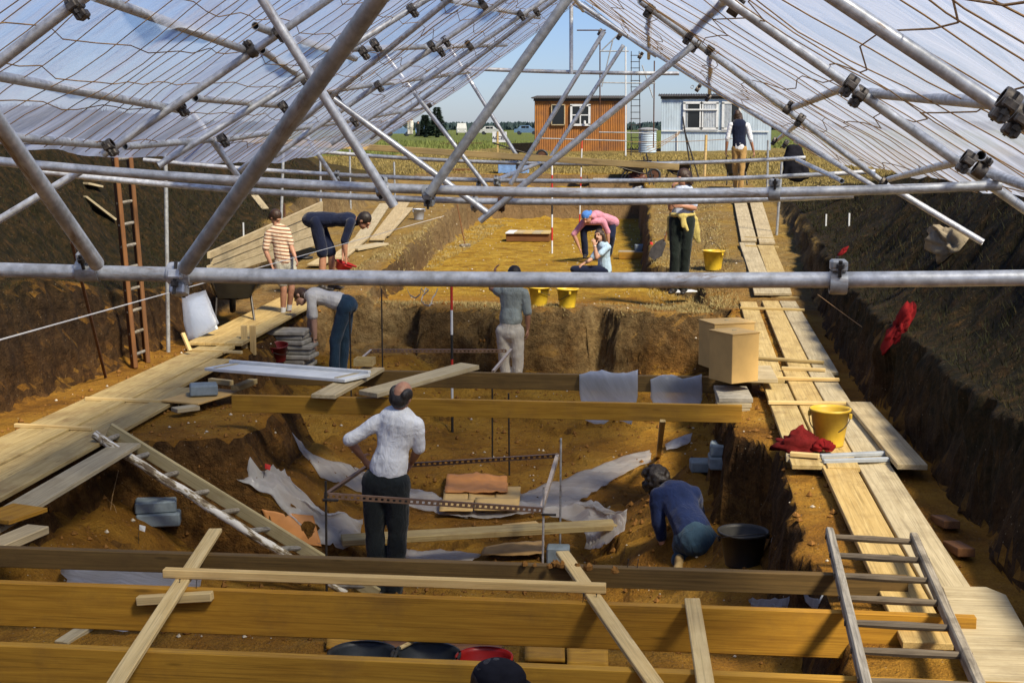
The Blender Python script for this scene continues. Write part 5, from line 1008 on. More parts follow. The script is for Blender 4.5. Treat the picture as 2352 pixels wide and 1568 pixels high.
r_ = person('brown-haired woman in pale blue shirt sitting in the sand with hand to her mouth', ZD, 24.6, dict(hd=(728, 665, -.03), nk=(775, 800), ch=(810, 905), sl=(735, 905, .14), sr=(890, 890, -.12), el=(590, 1115, .06), wl=(445, 1195, -.06), er=(680, 1085, -.22), wr=(645, 870, -.2), pel=(835, 1320, .02), hl=(800, 1335, .12), hr=(820, 1345, -.06), kl=(290, 1320, .12), kr=(250, 1310, -.1), al=(560, 1400, .22), ar=(520, 1405, -.02), tl=(660, 1410, .2), tr=(620, 1410, -.05)), (-.42, -.9, .05), 'c_blue', 'c_navy', 'hair_brown', 'skin', (.85, .62), .92, .93, hairdo='long', palm=((0, 0, -1), (-.3, .8, .3)), curl=(.45, 1.0), shirt_drop=.02, folds=.022)
H, f, rt, up = r_['H'], r_['f'], r_['rt'], r_['up']
for q in (-1, 1): m = MB(); ellip(m, H + f * .082 * .93 + rt * q * .032 * .93 + up * .012, (.013, .008, .008), r_['HR'], 10); m.build('eye', M['iron'], r_['e'], smooth=True)
m = MB(); cap(m, H + f * .083 - up * .052 - rt * .018, H + f * .083 - up * .052 + rt * .018, .008, .008, n=8); m.build('mouth', M['redcloth'], r_['e'])
m = MB(); w_ = r_['P']['wr']; vs, fs = tubegeo([w_ + Vector((.03 * math.cos(t_), .03 * math.sin(t_), 0)) for t_ in np.linspace(0, 6.3, 13)], .005, 6); m.add(vs, fs); m.build('bracelet', M['galv'], r_['e'])
# standing woman with jumper tied round her waist
ZE = zm(1570, 390, 4.48)
r_ = person('woman in pale shirt and black trousers, straw jumper tied round her waist, hand to face', ZE, 20.5, dict(hd=(440, 195, -.02), nk=(455, 300), ch=(445, 375), sl=(345, 370, .0), sr=(545, 365), el=(300, 530, -.12), wl=(320, 350, -.2), er=(560, 530, -.08), wr=(430, 510, -.2), pel=(428, 660), kl=(350, 985, -.03), kr=(468, 985, -.02), al=(335, 1395, .0), ar=(440, 1400, .02), tl=(285, 1470, -.2), tr=(430, 1480, -.2)), (-.72, -.5, -.35), 'c_pale', 'c_dgreen', 'hair_brown', 'skin_tan', (.75, .75), hairdo='bob', palm=((1, .3, 0), (0, 1, 0)), curl=(.9, .6), shirt_drop=-.12, folds=.022, bag=1.06)
e, P, sd = r_['e'], r_['P'], r_['sd']; wc = P['pel'].lerp(r_['waist'], .45); m = MB()
for t_ in np.linspace(0, 2 * math.pi, 17)[:-1]: t2 = t_ + 2 * math.pi / 16; cap(m, wc + sd * .15 * math.cos(t_) + Vector((0, .115 * math.sin(t_), 0)), wc + sd * .15 * math.cos(t2) + Vector((0, .115 * math.sin(t2), 0)), .035, .035)
fr0 = wc + Vector((0, -.13, -.02))
cap(m, fr0, aty(*ZE(480, 770), 20.33), .04, .025); cap(m, fr0, aty(*ZE(435, 735), 20.33), .035, .02); cap(m, fr0 + Vector((-.02, 0, 0)), fr0 + Vector((.03, 0, .01)), .045, .045)
for a, b, r0, r1 in (((300, 640), (285, 880), .05, .03), ((330, 640), (310, 830), .05, .03), ((545, 640), (610, 900), .06, .035), ((520, 640), (580, 860), .06, .04), ((565, 650), (600, 800), .05, .04)): cap(m, aty(*ZE(*a), 20.52), aty(*ZE(*b), 20.55), r0, r1, (1, 0, 0), .45)
blob(m, 'tied_jumper', 'c_yellow', e, .012, 3, .025)
# kneeling digger
ZK = zm(1540, 1130, 5.406)
person('curly-haired person in royal blue jumper and jeans kneeling with back turned', ZK, 11.2, dict(hd=(345, 275, .42), nk=(450, 340, .34), ch=(600, 440, .26), sl=(345, 420, .22), sr=(835, 400, .30), el=(370, 800, .18), wl=(425, 1100, .2), er=(900, 760, .45), wr=(850, 1080, .6), pel=(850, 960, -.02), hl=(730, 1010, -.02), hr=(980, 1010, -.02), kl=(690, 1290, .32), kr=(1010, 1290, .32), al=(640, 1290, -.08), ar=(960, 1310, -.08), tl=(600, 1330, -.26), tr=(930, 1345, -.26)), (-.35, .75, -.6), 'c_royal', 'c_jean', 'hair_dark', 'skin', (1.55, 1.55), .93, 1.02, hairdo='curly', shoe='leather_sand', palm=((1, 0, 0), (-1, 0, 0)), shirt_drop=-.06, folds=.03, bag=1.12)
# man with the wheelbarrow
ZV = zm(1740, 270, 7.464)
r_ = person('long-haired man in dark waistcoat and tan trousers wheeling a barrow away along the boards', ZV, 34.6, dict(hd=(455, 85, .06), nk=(470, 180, .02), ch=(480, 270), sl=(335, 265), sr=(635, 275), el=(265, 510, .02), wl=(245, 740, .12), er=(690, 520, .02), wr=(745, 745, .12), pel=(485, 690), kl=(412, 1060, .1), kr=(535, 1050, -.1), al=(432, 1400, .12), ar=(510, 1395, -.12), tl=(430, 1430, .35), tr=(512, 1425, .1)), (.15, 1, -.1), 'c_white', 'c_tan', 'hair_brown', 'skin_tan', (1.15, 1.15), hairdo='long', palm=((1, 0, 0), (-1, 0, 0)), curl=(1.0, 1.0), shirt_drop=-.03, folds=.03)
m = MB(); P, sd = r_['P'], r_['sd']; cap(m, P['pel'].lerp(r_['waist'], .2), r_['waist'], .165, .16, sd, .74); cap(m, r_['waist'], P['ch'], .16, .185, sd, .7); cap(m, P['sl'].lerp(P['sr'], .2), P['sl'].lerp(P['sr'], .8), .072, .072); blob(m, 'waistcoat', 'c_navy', r_['e'], .012, 3, .015)
VEST = r_
# crouching person in a peaked cap, mostly below the picture
Hc = aty(*zm(1100, 1560, 9.8)(1190, 1220), 5.35); g = gz(Hc.x - .3, 5.35)
r_ = person('person in black peaked cap crouching in front of the nearest joist', None, 0, {k: Vector((Hc.x + a, 5.35 + b, c_ if c_ < -1.2 else Hc.z + c_)) for k, (a, b, c_) in dict(hd=(0, 0, 0), nk=(-.04, 0, -.13), ch=(-.12, 0, -.24), sl=(-.13, .19, -.22), sr=(-.13, -.19, -.22), el=(.08, .22, -.42), wl=(.28, .12, -.5), er=(.08, -.22, -.42), wr=(.28, -.1, -.5), pel=(-.36, 0, -.47), kl=(.04, .14, -.50), kr=(.04, -.14, -.50), al=(-.30, .12, g + .08), ar=(-.30, -.12, g + .08), tl=(-.1, .12, g + .02), tr=(-.1, -.12, g + .02)).items()}, (1, .05, -.12), 'c_black', 'c_black', 'hair_dark', 'skin', (1.7, 1.7), hairdo='bob', folds=.02)
m = MB(); H, f, rt, up = r_['H'], r_['f'], r_['rt'], r_['up']; ellip(m, H + up * .055 - f * .01, (.098, .112, .075), r_['HR']); cap(m, H + f * .07 + up * .05, H + f * .165 + up * .012, .062, .03, rt, .16); blob(m, 'peaked_cap', 'navycloth', r_['e'], .008, 2)
# distant visitors
ZG = zm(900, 250, 4.704)
for (xc, yt, yb, D, c1, c2, lab) in ((490, 180, 370, 110, 'c_cream', 'c_khaki', 'distant visitor in pale clothes by the parked cars'), (462, 200, 370, 112, 'c_khaki', 'c_cream', 'second distant visitor in pale trousers by the parked cars'), (567, 225, 372, 112, 'c_dgreen', 'c_dgreen', 'distant visitor in dark clothes beside the blue car')):
    q = lambda x, y: ZG(xc + x, yt + (yb - yt) * y)
    person(lab, lambda x, y: (x, y), D, dict(hd=(*q(0, .07),), nk=(*q(0, .16),), ch=(*q(0, .24),), sl=(*q(-13, .22),), sr=(*q(13, .22),), el=(*q(-18, .40),), wl=(*q(-16, .54),), er=(*q(18, .40),), wr=(*q(16, .54),), pel=(*q(0, .5),), kl=(*q(-7, .74),), kr=(*q(7, .74),), al=(*q(-8, .96),), ar=(*q(8, .96),)), (.3, -1, 0), c1, c2, 'hair_brown', 'skin', (1.2, 1.2), vox=.028, folds=0)
# ------------------------------------------------------------------ wheelbarrows
def barrow(p, rz, label, mat='iron', pitch=0, s=1.0, load=None):
    e = empty('wheelbarrow', p, label, 'wheelbarrow', 'wheelbarrows'); R = Matrix.Translation(p) @ Matrix.Rotation(rz, 4, 'Z') @ Matrix.Rotation(pitch, 4, 'Y') @ Matrix.Scale(s, 4)
    # local: wheel at +x, handles at -x
    def L(m, name, mt, sm=False): return link(name, mesh(m.v, m.f, name), M[mt], e, R, sm)
    m = MB(); top = [(-.42, -.33, .58), (-.42, .33, .58), (.55, .29, .62), (.55, -.29, .62)]; bot = [(-.22, -.2, .30), (-.22, .2, .30), (.25, .17, .28), (.25, -.17, .28)]; it = [(x * .96, y * .95, z - .005) for x, y, z in top]; ib = [(x * .95, y * .94, z + .015) for x, y, z in bot]
    m.add(top + bot + it + ib, [(0, 1, 5, 4), (1, 2, 6, 5), (2, 3, 7, 6), (3, 0, 4, 7), (7, 6, 5, 4)][0:5] + [(9, 8, 12, 13), (10, 9, 13, 14), (11, 10, 14, 15), (8, 11, 15, 12), (12, 15, 14, 13)] + [(0, 8, 9, 1), (1, 9, 10, 2), (2, 10, 11, 3), (3, 11, 8, 0)]); L(m, 'tray', mat)
    for q in (-1, 1):
        m = MB(); m.tube([(.62, q * .06, .20), (.2, q * .2, .26), (-.35, q * .25, .42), (-.95, q * .29, .60)], .017, 8); L(m, 'handle', 'iron', True)
        m = MB(); m.tube([(-.2, q * .22, .34), (-.38, q * .25, .02), (-.30, q * .25, .0), (-.12, q * .22, .3)], .014, 6); L(m, 'leg', 'iron')
    m = MB(); n = 20; vs = []
    for k in range(n):
        t_ = 2 * math.pi * k / n
        for j in range(8): a = 2 * math.pi * j / 8; r = .165 + .035 * math.cos(a); vs.append((.62 + r * math.cos(t_), .04 * math.sin(a), .20 + r * math.sin(t_)))
    m.add(vs, [(k * 8 + j, k * 8 + (j + 1) % 8, ((k + 1) % n) * 8 + (j + 1) % 8, ((k + 1) % n) * 8 + j) for k in range(n) for j in range(8)]); L(m, 'tyre', 'black', True)
    m = MB(); m.tube([(.62, -.07, .2), (.62, .07, .2)], .02, 8); m.tube([(.62, -.02, .2), (.62, .02, .2)], .14, 14); L(m, 'hub', 'rust')
    if load: m = MB(); ellip(m, (0.05, 0, .5), (.36, .24, .12)); L(m, 'spoil', load, True)
    return e
def gp(px, py, y0): p = onG(px, py, y0); return p
barrow(atz(575, 735, -1.05) + Vector((-.25, .1, .0)), 1.9, 'dark wheelbarrow standing on the platform behind the boy', mat='black')
barrow(gp(1452, 418, 34), .05, 'black wheelbarrow on the mown grass pointing sideways, beside the brown bag', load=None)
barrow(gp(1556, 420, 34), -1.25, 'wheelbarrow heaped with pale sand seen end on behind the standing woman', load='sack')
barrow(gp(1200, 372, 36), .1, 'black wheelbarrow on the grass below the access sign')
v_ = VEST['P']; barrow(Vector((v_['pel'].x, 35.75, gz(v_['pel'].x, 35.75) + .06)), math.pi / 2, 'wheelbarrow being pushed along the boards by the waistcoated man', pitch=.14, mat='black')
p = aty(1823, 358, 22.0); m = MB(); ellip(m, p + Vector((0, 0, -.1)), (.16, .1, .28)); ellip(m, p + Vector((.06, 0, -.28)), (.15, .08, .12)); cap(m, p + Vector((-.05, 0, .1)), p + Vector((-.12, -.02, -.3)), .07, .05); cap(m, p + Vector((.05, 0, .1)), p + Vector((.2, -.02, -.3)), .07, .06); blob(m, 'jacket', 'navycloth', None, .015, 3, .03); o = COL.objects[-1]; tag(o, 'dark jacket hung on the scaffold end by the far ramp', 'jacket')
# ------------------------------------------------------------------ huts
def corr(name, c, c2, metal=0):
    t = NT(name); v = t.coord(rnd=False); f = t.noise(t.coord(scale=(1, 1, .18), rnd=False), 4.5, 6, .7); f2 = t.noise(v, 1.4, 5, .7)
    t.col(t.mix(t.ramp(f2, [(.42, (0, 0, 0)), (.66, (1, 1, 1))]), t.ramp(f, [(.3, [k * .6 for k in c]), (.7, c)]), c2)); t.rough(.75); return t.m
M['rusty_iron'] = corr('rusty_corrugated_iron', (.42, .165, .028), (.20, .085, .03)); M['hut_blue'] = corr('pale_blue_painted_board', (.48, .58, .66), (.40, .50, .58)); M['roof_iron'] = plain('tarred_roof', (.05, .045, .04), .8)
t = NT('window_glass'); t.col((.012, .014, .016)); t.rough(.08, 0, .5); M['glass'] = t.m; M['curtain'] = cloth('pale_curtain', (.42, .46, .50))
YH = 62.0
def hut(px0, px1, pt, pb, depth, mat, label, pitchc, amp, roofmat):
    a = aty(px0, pb, YH); b = aty(px1, pb, YH); zt = aty((px0 + px1) / 2, pt, YH).z; z0 = min(gz(a.x, YH), gz(b.x, YH)) - .1; e = empty('site_hut', ((a.x + b.x) / 2, YH, z0), label, 'hut', 'site huts'); W_ = b.x - a.x
    for nm, p0, p1 in (('front_wall', (a.x, YH), (b.x, YH)), ('side_wall', (b.x, YH), (b.x, YH + depth)), ('back_wall', (b.x, YH + depth), (a.x, YH + depth)), ('side_wall', (a.x, YH + depth), (a.x, YH))):
        m = MB(); d = Vector((p1[0] - p0[0], p1[1] - p0[1], 0)); L = d.length; d.normalize(); nn = Vector((d.y, -d.x, 0)); n = int(L / pitchc) * 4; vs = []
        for i in range(n + 1): q = Vector((p0[0], p0[1], 0)) + d * (L * i / n) + nn * amp * (math.sin(i * math.pi / 2) if amp > .008 else (1 if i % 4 == 0 else 0)); vs += [q + Vector((0, 0, z0)), q + Vector((0, 0, zt))]
        m.add(vs, [(2 * i, 2 * i + 2, 2 * i + 3, 2 * i + 1) for i in range(n)]); m.build(nm, M[mat], e)
    m = MB(); n = int((W_ + .3) / pitchc) * 4; vs = []
    for i in range(n + 1): x = a.x - .15 + (W_ + .3) * i / n; z = zt + .04 + .018 * math.sin(i * math.pi / 2); vs += [(x, YH - .18, z), (x, YH + depth + .15, z + .15), (x, YH - .18, z - .03), (x, YH + depth + .15, z + .12)]
    m.add(vs, [(4 * i, 4 * i + 4, 4 * i + 5, 4 * i + 1) for i in range(n)] + [(4 * i + 2, 4 * i + 3, 4 * i + 7, 4 * i + 6) for i in range(n)] + [(4 * i, 4 * i + 2, 4 * i + 6, 4 * i + 4) for i in range(n)]); m.build('roof', M[roofmat], e)
    m = MB(); m.box(((a.x + b.x) / 2, YH - .03, zt - .04), (W_ + .1, .05, .12)); m.build('fascia', M['roof_iron'], e); return e, a, b, z0, zt
def window(e, x0, y0, x1, y1, panes, fmat='white', curtain=False, rows=1, fw=.07):
    a = aty(x0, y1, YH - .06); b = aty(x1, y0, YH - .06); w_ = empty if 0 else None; m = MB(); W_, H_ = b.x - a.x, b.z - a.z; Yf = YH - .06
    for (cx, cz, sx_, sz_) in (((a.x + b.x) / 2, a.z, W_ + fw, fw), ((a.x + b.x) / 2, b.z, W_ + fw, fw), (a.x, (a.z + b.z) / 2, fw, H_), (b.x, (a.z + b.z) / 2, fw, H_)): m.box((cx, Yf, cz), (sx_, .08, sz_))
    for i in range(1, panes): m.box((a.x + W_ * i / panes, Yf, (a.z + b.z) / 2), (.05, .06, H_))
    for i in range(1, rows): m.box(((a.x + b.x) / 2, Yf + .002, a.z + H_ * i / rows), (W_, .055, .045))
    o = m.build('window', M[fmat], e)
    for i in range(panes):
        for j in range(rows): g_ = MB(); g_.box((a.x + W_ * (i + .5) / panes, Yf + .01, a.z + H_ * (j + .5) / rows), (W_ / panes - .05, .012, H_ / rows - .05)); g_.build('pane', M['glass'], o)
    if curtain:
        for (f0, f1) in curtain: c_ = MB(); n = 24; vs = []; 
        for (f0, f1) in curtain:
            c_ = MB(); vs = []
            for i in range(n + 1): x = a.x + W_ * (f0 + (f1 - f0) * i / n); y = Yf - .002 + .012 * math.sin(i * 1.9); vs += [(x, y - .012, a.z + .06), (x, y - .012, b.z - .06)]
            c_.add(vs, [(2 * i, 2 * i + 2, 2 * i + 3, 2 * i + 1) for i in range(n)]); c_.build('curtain', M['curtain'], o)
    return o, a, b
h1, a, b, z0, zt = hut(1228, 1434, 227, 350, 2.6, 'rusty_iron', 'rusty orange corrugated iron hut with white four-pane window', .076, .012, 'roof_iron')
window(h1, 1267, 241, 1297, 287, 1, 'plank_grey', fw=.04); o, wa, wb = window(h1, 1312, 242, 1354, 287, 2, 'white', rows=2, fw=.09)
for fx in (.12, .75): m = MB(); vs, fs = lathegeo([(.05, 0), (.05, .13), (.0, .14)], 12); c = Vector((wa.x + (wb.x - wa.x) * fx, YH - .16, wa.z + .04)); m.add([c + Vector(v) for v in vs], fs); m.build('jar', M['white'], None, 'white jar on the sill of the rusty hut window', 'jar', 'jars on the sill', smooth=True)
h2, a, b, z0, zt = hut(1518, 1770, 222, 353, 3.0, 'hut_blue', 'pale blue boarded hut with curtained windows', .11, .006, 'roof_iron')
window(h2, 1571, 236, 1610, 296, 1, 'white', [(0, .22)], 1, .1); window(h2, 1612, 236, 1648, 296, 1, 'white', [(.1, .9)], 1, .1); window(h2, 1660, 236, 1700, 296, 1, 'white', [(.05, .5)], 1, .1)
m = MB(); p0, p1 = aty(1571, 252, YH - .12), aty(1648, 252, YH - .12); m.bar(p0, p1, .05, .06); m.build('transom', M['white'], h2); p0, p1 = aty(1520, 300, YH - .06), aty(1766, 302, YH - .06); m = MB(); m.bar(p0, p1, .03, .05); m.build('rail', M['white'], h2)
for px in (1556, 1700): m = MB(); m.bar(aty(px, 300, YH - .05), aty(px, 350, YH - .05), .05, .04, (0, 1, 0)); m.build('cover_strip', M['white'], h2)
# corrugated tank
p = aty(1487, 345, 60.5); p.z = gz(p.x, p.y); e = empty('ribbed_tank', p, 'ribbed galvanised tank with a lid between the two huts', 'tank'); prof = []
zt = aty(1487, 300, 60.5).z; hh = zt - p.z
for i in range(41): prof.append((.36 + (.018 if i % 4 in (1, 2) else 0), hh * i / 40))
m = MB(); m.lathe([(0, 0)] + prof + [(0, hh)], p, 24); m.build('body', M['hut_blue'], e, smooth=True); m = MB(); m.lathe([(.42, hh), (.43, hh + .05), (.2, hh + .12), (0, hh + .13)], p, 20); m.build('lid', M['galv_dull'], e)
# photographic tower and its ladder
YT = 56.0
tw = empty('scaffold_tower', Vector((aty(1440, 340, YT).x, YT, gz(aty(1440, 340, YT).x, YT))), 'scaffold tower rising between the huts', 'scaffold')
def tt(p, q, mat='galv_dull', r=TR, name='tube', d0=0, d1=0): tube(name, aty(*p, YT + d0), aty(*q, YT + d1), parent=tw, mat=mat, r=r)
tt((1437, 108), (1437, 384), 'white', .03, 'standard'); tt((1378, 70), (1378, 340), 'rust', d0=.5, d1=.5, name='standard'); tt((1503, 140), (1501, 340), 'rust', d0=.8, d1=.8, name='standard')
tt((1378, 118), (1444, 118), name='ledger'); tt((1378, 190), (1505, 192), name='ledger'); tt((1376, 304), (1502, 306), name='ledger'); tt((1240, 318), (1440, 324), name='ledger', d0=-2, d1=-2); tt((1325, 70), (1392, 70), 'rust', name='ledger')
tt((1382, 116), (1440, 60), name='brace'); tt((1408, 90), (1382, 200), name='brace'); tt((1475, 150), (1500, 225), name='brace')
ladder('steel_ladder', (Vector((aty(1450, 335, YT).x, YT, gz(aty(1450, 335, YT).x, YT))), aty(1450, 118, YT + .8)), (Vector((aty(1471, 335, YT).x, YT, gz(aty(1471, 335, YT).x, YT))), aty(1468, 118, YT + .8)), 16, 'tall dark ladder leaning on the scaffold tower', 'iron', 'iron', rr=.014, rw=.03, rt=.045)
# tripod poles, stake, ropes
def pole(p, q, Y, mat, label, r=.018, name='pole', cat='pole', group=None):
    a = aty(*p, Y); b = aty(*q, Y); a.z = max(a.z, -2); m = MB(); m.tube([b, a], r, 8); return m.build(name, M[mat], None, label, cat, group)
b_ = onG(1566, 425, 34).y
for p, q in (((1568, 268), (1592, 425)), ((1572, 300), (1610, 425))): pole(p, q, b_, 'iron', 'dark thin pole stuck in the mown grass behind the sand-filled barrow', .02, group='dark poles in the grass')
for p, q in (((1478, 360), (1492, 425)), ((1484, 352), (1502, 425))): pole(p, q, b_, 'iron', 'short dark pole in the grass by the black barrow', .02, group='short dark poles in the grass')
pole((1622, 310), (1618, 405), 37, 'batten', 'pale wooden stake standing in the grass before the blue hut', .035, 'wooden_stake', 'stake'); pole((1080, 318), (1085, 345), 48, 'batten', 'short stake', .03) if False else None
for i, (p, q) in enumerate((((1562, 302), (1485, 338)), ((1562, 305), (1486, 344)), ((1560, 308), (1488, 350)), ((1440, 326), (1690, 318)))): strand(aty(*p, 38), aty(*q, 37.5), .008, 'twine', 'brown rope strung between the dark poles in the grass', .04, 'rope', 'ropes by the dark poles')
# access sign
YS = 47.0; a = aty(1131, 303, YS); b = aty(1164, 327, YS); c = (a + b) / 2; pz = gz(c.x, YS); e = empty('access_sign', (c.x - .1, YS, pz), 'white hand-lettered ACCESS board on a wooden post', 'sign')
m = MB(); m.box(c, (b.x - a.x, .02, a.z - b.z), None, .003); sb = m.build('board', M['white'], e); m = MB(); px_ = c.x - .06; m.box((px_, YS - .022, (pz + a.z) / 2), (.06, .03, a.z - pz), None, .004); m.build('post', M['plank'], e)
fc = bpy.data.curves.new('lettering', 'FONT'); fc.body = 'ACCESS'; fc.size = .145; fc.align_x = 'CENTER'; fc.extrude = .003; fc.space_character = .95; ft = bpy.data.objects.new('lettering', fc); COL.objects.link(ft); bpy.context.view_layer.update(); tm = bpy.data.meshes.new_from_object(ft); bpy.data.objects.remove(ft); tm.materials.clear(); tm.materials.append(M['iron']); fo = bpy.data.objects.new('lettering', tm); COL.objects.link(fo); fo.parent = sb; fo.location = Vector((0, -.020, .10)); fo.rotation_euler = (math.pi / 2, 0, 0)
# ------------------------------------------------------------------ cars by the field edge
def car(px, py, D, L, H_, mat, label, van=False, rz=0):
    g_ = aty(px, py, D); p = Vector((g_.x, D, gz(g_.x, D))); e = empty('parked_car', p, label, 'car', 'cars parked by the field'); R = Matrix.Translation(p) @ Matrix.Rotation(rz, 4, 'Z'); w_ = 1.55
    if van: prof = [(-L / 2, .35), (-L / 2, H_ * .95), (-L * .44, H_), (L * .34, H_), (L * .43, H_ * .6), (L / 2, H_ * .55), (L / 2, .35)]
    else: prof = [(-L / 2, .35), (-L * .49, H_ * .6), (-L * .36, H_ * .64), (-L * .24, H_ * .97), (L * .08, H_), (L * .22, H_ * .66), (L * .46, H_ * .58), (L / 2, .4), (L / 2, .3)]
    n = len(prof); vs = [(x, -w_ / 2 + (.12 if z > H_ * .7 else 0), z) for x, z in prof] + [(x, w_ / 2 - (.12 if z > H_ * .7 else 0), z) for x, z in prof]
    link('body', mesh(vs, [tuple(range(n)), tuple(range(2 * n - 1, n - 1, -1))] + [(i, n + i, n + (i + 1) % n, (i + 1) % n) for i in range(n)]), M[mat], e, R)
    for q in (-1, 1):
        m = MB(); y = q * (w_ / 2 - .05)
        for x0, x1 in (((-.40, .02), (.06, .30)) if van else ((-.20, -.03), (-.01, .10))): m.box((L * (x0 + x1) / 2, y, H_ * .80), (L * (x1 - x0), .08, H_ * .24)); 
        link('side_window', mesh(m.v, m.f), M['glass'], e, R)
        for x in (-.3, .3): m = MB(); m.tube([(x * L, q * (w_ / 2 - .17), .3), (x * L, q * (w_ / 2 + .01), .3)], .3, 16); link('wheel', mesh(m.v, m.f), M['black'], e, R)
    for x in (L * .5,): 
        for y in (-.5, .5): m = MB(); ellip(m, (x, y, .58), (.05, .1, .1)); link('headlight', mesh(m.v, m.f), M['white'], e, R)
M['car_blue'] = plain('blue_car_paint', (.16, .28, .50), .35); M['car_pale'] = plain('cream_car_paint', (.42, .43, .40), .35); M['car_teal'] = plain('dull_blue_car_paint', (.10, .17, .27), .35)
car(966, 318, 225, 3.6, 1.5, 'car_blue', 'pale blue car facing the dig beside the fir trees', rz=-1.4); car(1060, 320, 220, 4.2, 1.8, 'car_pale', 'cream van parked end-on by the field edge', True, -1.4); car(1128, 322, 240, 4, 1.45, 'car_pale', 'small pale car behind the access sign'); car(1210, 322, 230, 4, 1.5, 'car_teal', 'dull blue car half hidden by the rusty hut'); car(915, 320, 190, 3.8, 1.6, 'car_teal', 'dark blue car behind the visitors', rz=.3)
# ------------------------------------------------------------------ small things on the far grass
p = onG(1400, 418, 32); m = MB(); m.box(p + Vector((0, 0, .08)), (.95, .1, .05), Matrix.Rotation(.05, 3, 'Z'), .01); m.build('white_pipe', M['white'], None, 'white staff lying on supports on the grass by the brown bag', 'staff'); m = MB(); m.box(p + Vector((-.75, .1, .06)), (.7, .1, .04), None, .006); m.build('dark_board', M['iron'], None, 'dark board lying on the grass by the white staff', 'board')
heap(onG(1462, 418, 32), (.5, .35, .26), 'leather', 'bag', 'brown leather bag on the grass beside the white staff', 'bag', 14); heap(onG(1470, 432, 32), (.5, .3, .05), 'white', 'paper', 'white papers on the grass below the brown bag', 'paper', 15)
p = onG(1180, 398, 32); block(p, (.9, .4, .3), .05, 'car_blue', 'blue box on the grass behind the scaffold ties', 'box', 'storage_box'); block(p + Vector((.0, 0, .3)), (1.1, .45, .04), .05, 'iron', 'dark board on top of the blue box', 'board', 'board', bev=.005)
p = onG(1078, 372, 40); block(p, (1.0, .3, .05), .0, 'white', 'white board lying on the mound of mown grass', 'board', 'board', bev=.005); p = onG(1060, 393, 34); block(p, (.5, .3, .07), .0, 'brown_board', 'short brown plank on the grass behind the scaffold ties', 'board', 'plank_offcut', bev=.005)
p = onG(1060, 335, 44); m = MB(); m.bar(p + Vector((-1.2, 0, .12)), p + Vector((1.2, .2, .14)), .2, .08); m.build('rusty_rail', M['rust'], None, 'rusty rail lying along the crest of the grass mound', 'rail')
p = onG(1350, 347, 50); block(p, (.1, .1, .18), 0, 'white', 'small white pot by the rusty hut', 'pot', 'pot', bev=.02)
# wire tray on the far bank
p = onG(1945, 448, 20); e = empty('sieve', p, 'wooden-framed sieve lying on the bank end behind the tie tube', 'sieve')
for a_, b_ in (((-.5, -.3), (.5, -.3)), ((-.5, .3), (.5, .3)), ((-.5, -.3), (-.5, .3)), ((.5, -.3), (.5, .3))): m = MB(); m.bar(p + Vector((a_[0], a_[1], .1)), p + Vector((b_[0], b_[1], .12)), .04, .08); m.build('frame', M['plank_grey'], e)
m = MB(); 
for k in range(17): m.bar(p + Vector((-.48 + .06 * k, -.3, .1)), p + Vector((-.48 + .06 * k, .3, .12)), .008, .008)
m.build('mesh', M['rust'], e); e.children[-1]['kind'] = 'stuff'
# ------------------------------------------------------------------ trees and woodland
def leaf_mat(name, c):
    t = NT(name); v = t.coord(rnd=False); f = t.noise(v, 1.1, 4); t.col(t.ramp(f, [(.3, [k * .55 for k in c]), (.7, [k * 1.5 for k in c])])); t.rough(.7, 0, .3); return t.m
M['fir'] = leaf_mat('fir_needles', (.028, .05, .030)); M['leaf_haze'] = leaf_mat('hazy_far_leaves', (.035, .060, .062)); M['bark'] = plain('bark', (.06, .045, .035), .9)  # blue of distant haze is put into the far woodland's leaf colour
def fir(px, D, pt, label, spread):
    c = aty(px, 316, D); g_ = gz(c.x, D); top = aty(px, pt, D).z; Ht = top - g_; e = empty('fir_tree', (c.x, D, g_), label, 'tree', 'fir trees by the cars'); m = MB(); m.tube([(c.x, D, g_ - .3), (c.x + .1, D, g_ + Ht * .5), (c.x, D, top - .4)], .28, 8, True, .04); m.build('trunk', M['bark'], e); m = MB(); R_ = np.random.default_rng(int(px))
    for k in range(4200):
        h = R_.random() ** 1.5; rad = spread * Ht * (1.02 - h) ** 1.15 * (.55 + .45 * abs(math.sin(h * 21 + 1.5 * R_.random()))) * math.sqrt(R_.random()) + .1; a_ = R_.random() * 6.283
        q = Vector((c.x + rad * math.cos(a_), D + rad * math.sin(a_), g_ + Ht * (.1 + .9 * h) - .12 * rad)); d = Vector((math.cos(a_), math.sin(a_), -.25 + .3 * R_.random())) * (.2 + .25 * R_.random()); n_ = Vector((-math.sin(a_), math.cos(a_), R_.random() - .5)) * .08; m.add([q - n_, q + n_, q + d], [(0, 1, 2)])
    m.build('crown', M['fir'], e)
fir(1004, 165, 246, 'taller dark fir tree beside the parked cars', .40); fir(977, 168, 264, 'shorter dark fir tree beside the parked cars', .42)
m = MB(); R_ = np.random.default_rng(5); vs = []; fs = []
Xw = R_.uniform(-800, 620, 9000); Dw = 1250 + 60 * R_.random(9000); hw = (5.0 + 2.5 * fbm(Xw * .02, 1.0, 2, 4)) * np.sqrt(R_.random(9000)); s_ = 1.6 + 1.6 * R_.random(9000)
for x, y, h, s in zip(Xw, Dw, hw, s_): b = len(vs); a_ = R_.random() * 6.28; n_ = (math.cos(a_) * s, math.sin(a_) * s); vs += [(x - n_[0], y - n_[1], .3 + h), (x + n_[0], y + n_[1], .3 + h), (x, y, .3 + h + s * 1.1), (x, y, .3 + h - s * 1.4)]; fs += [(b, b + 1, b + 2), (b, b + 3, b + 1)]
vs2 = []; fs2 = []
m.add(vs, fs); n = 260; b = len(m.v); base = []
for i in range(n + 1): x = -840 + 1500 * i / n; base += [(x, 1315, 0), (x, 1315, 5.5 + 2 * float(fbm(x * .03, 4., 1, 3)))]
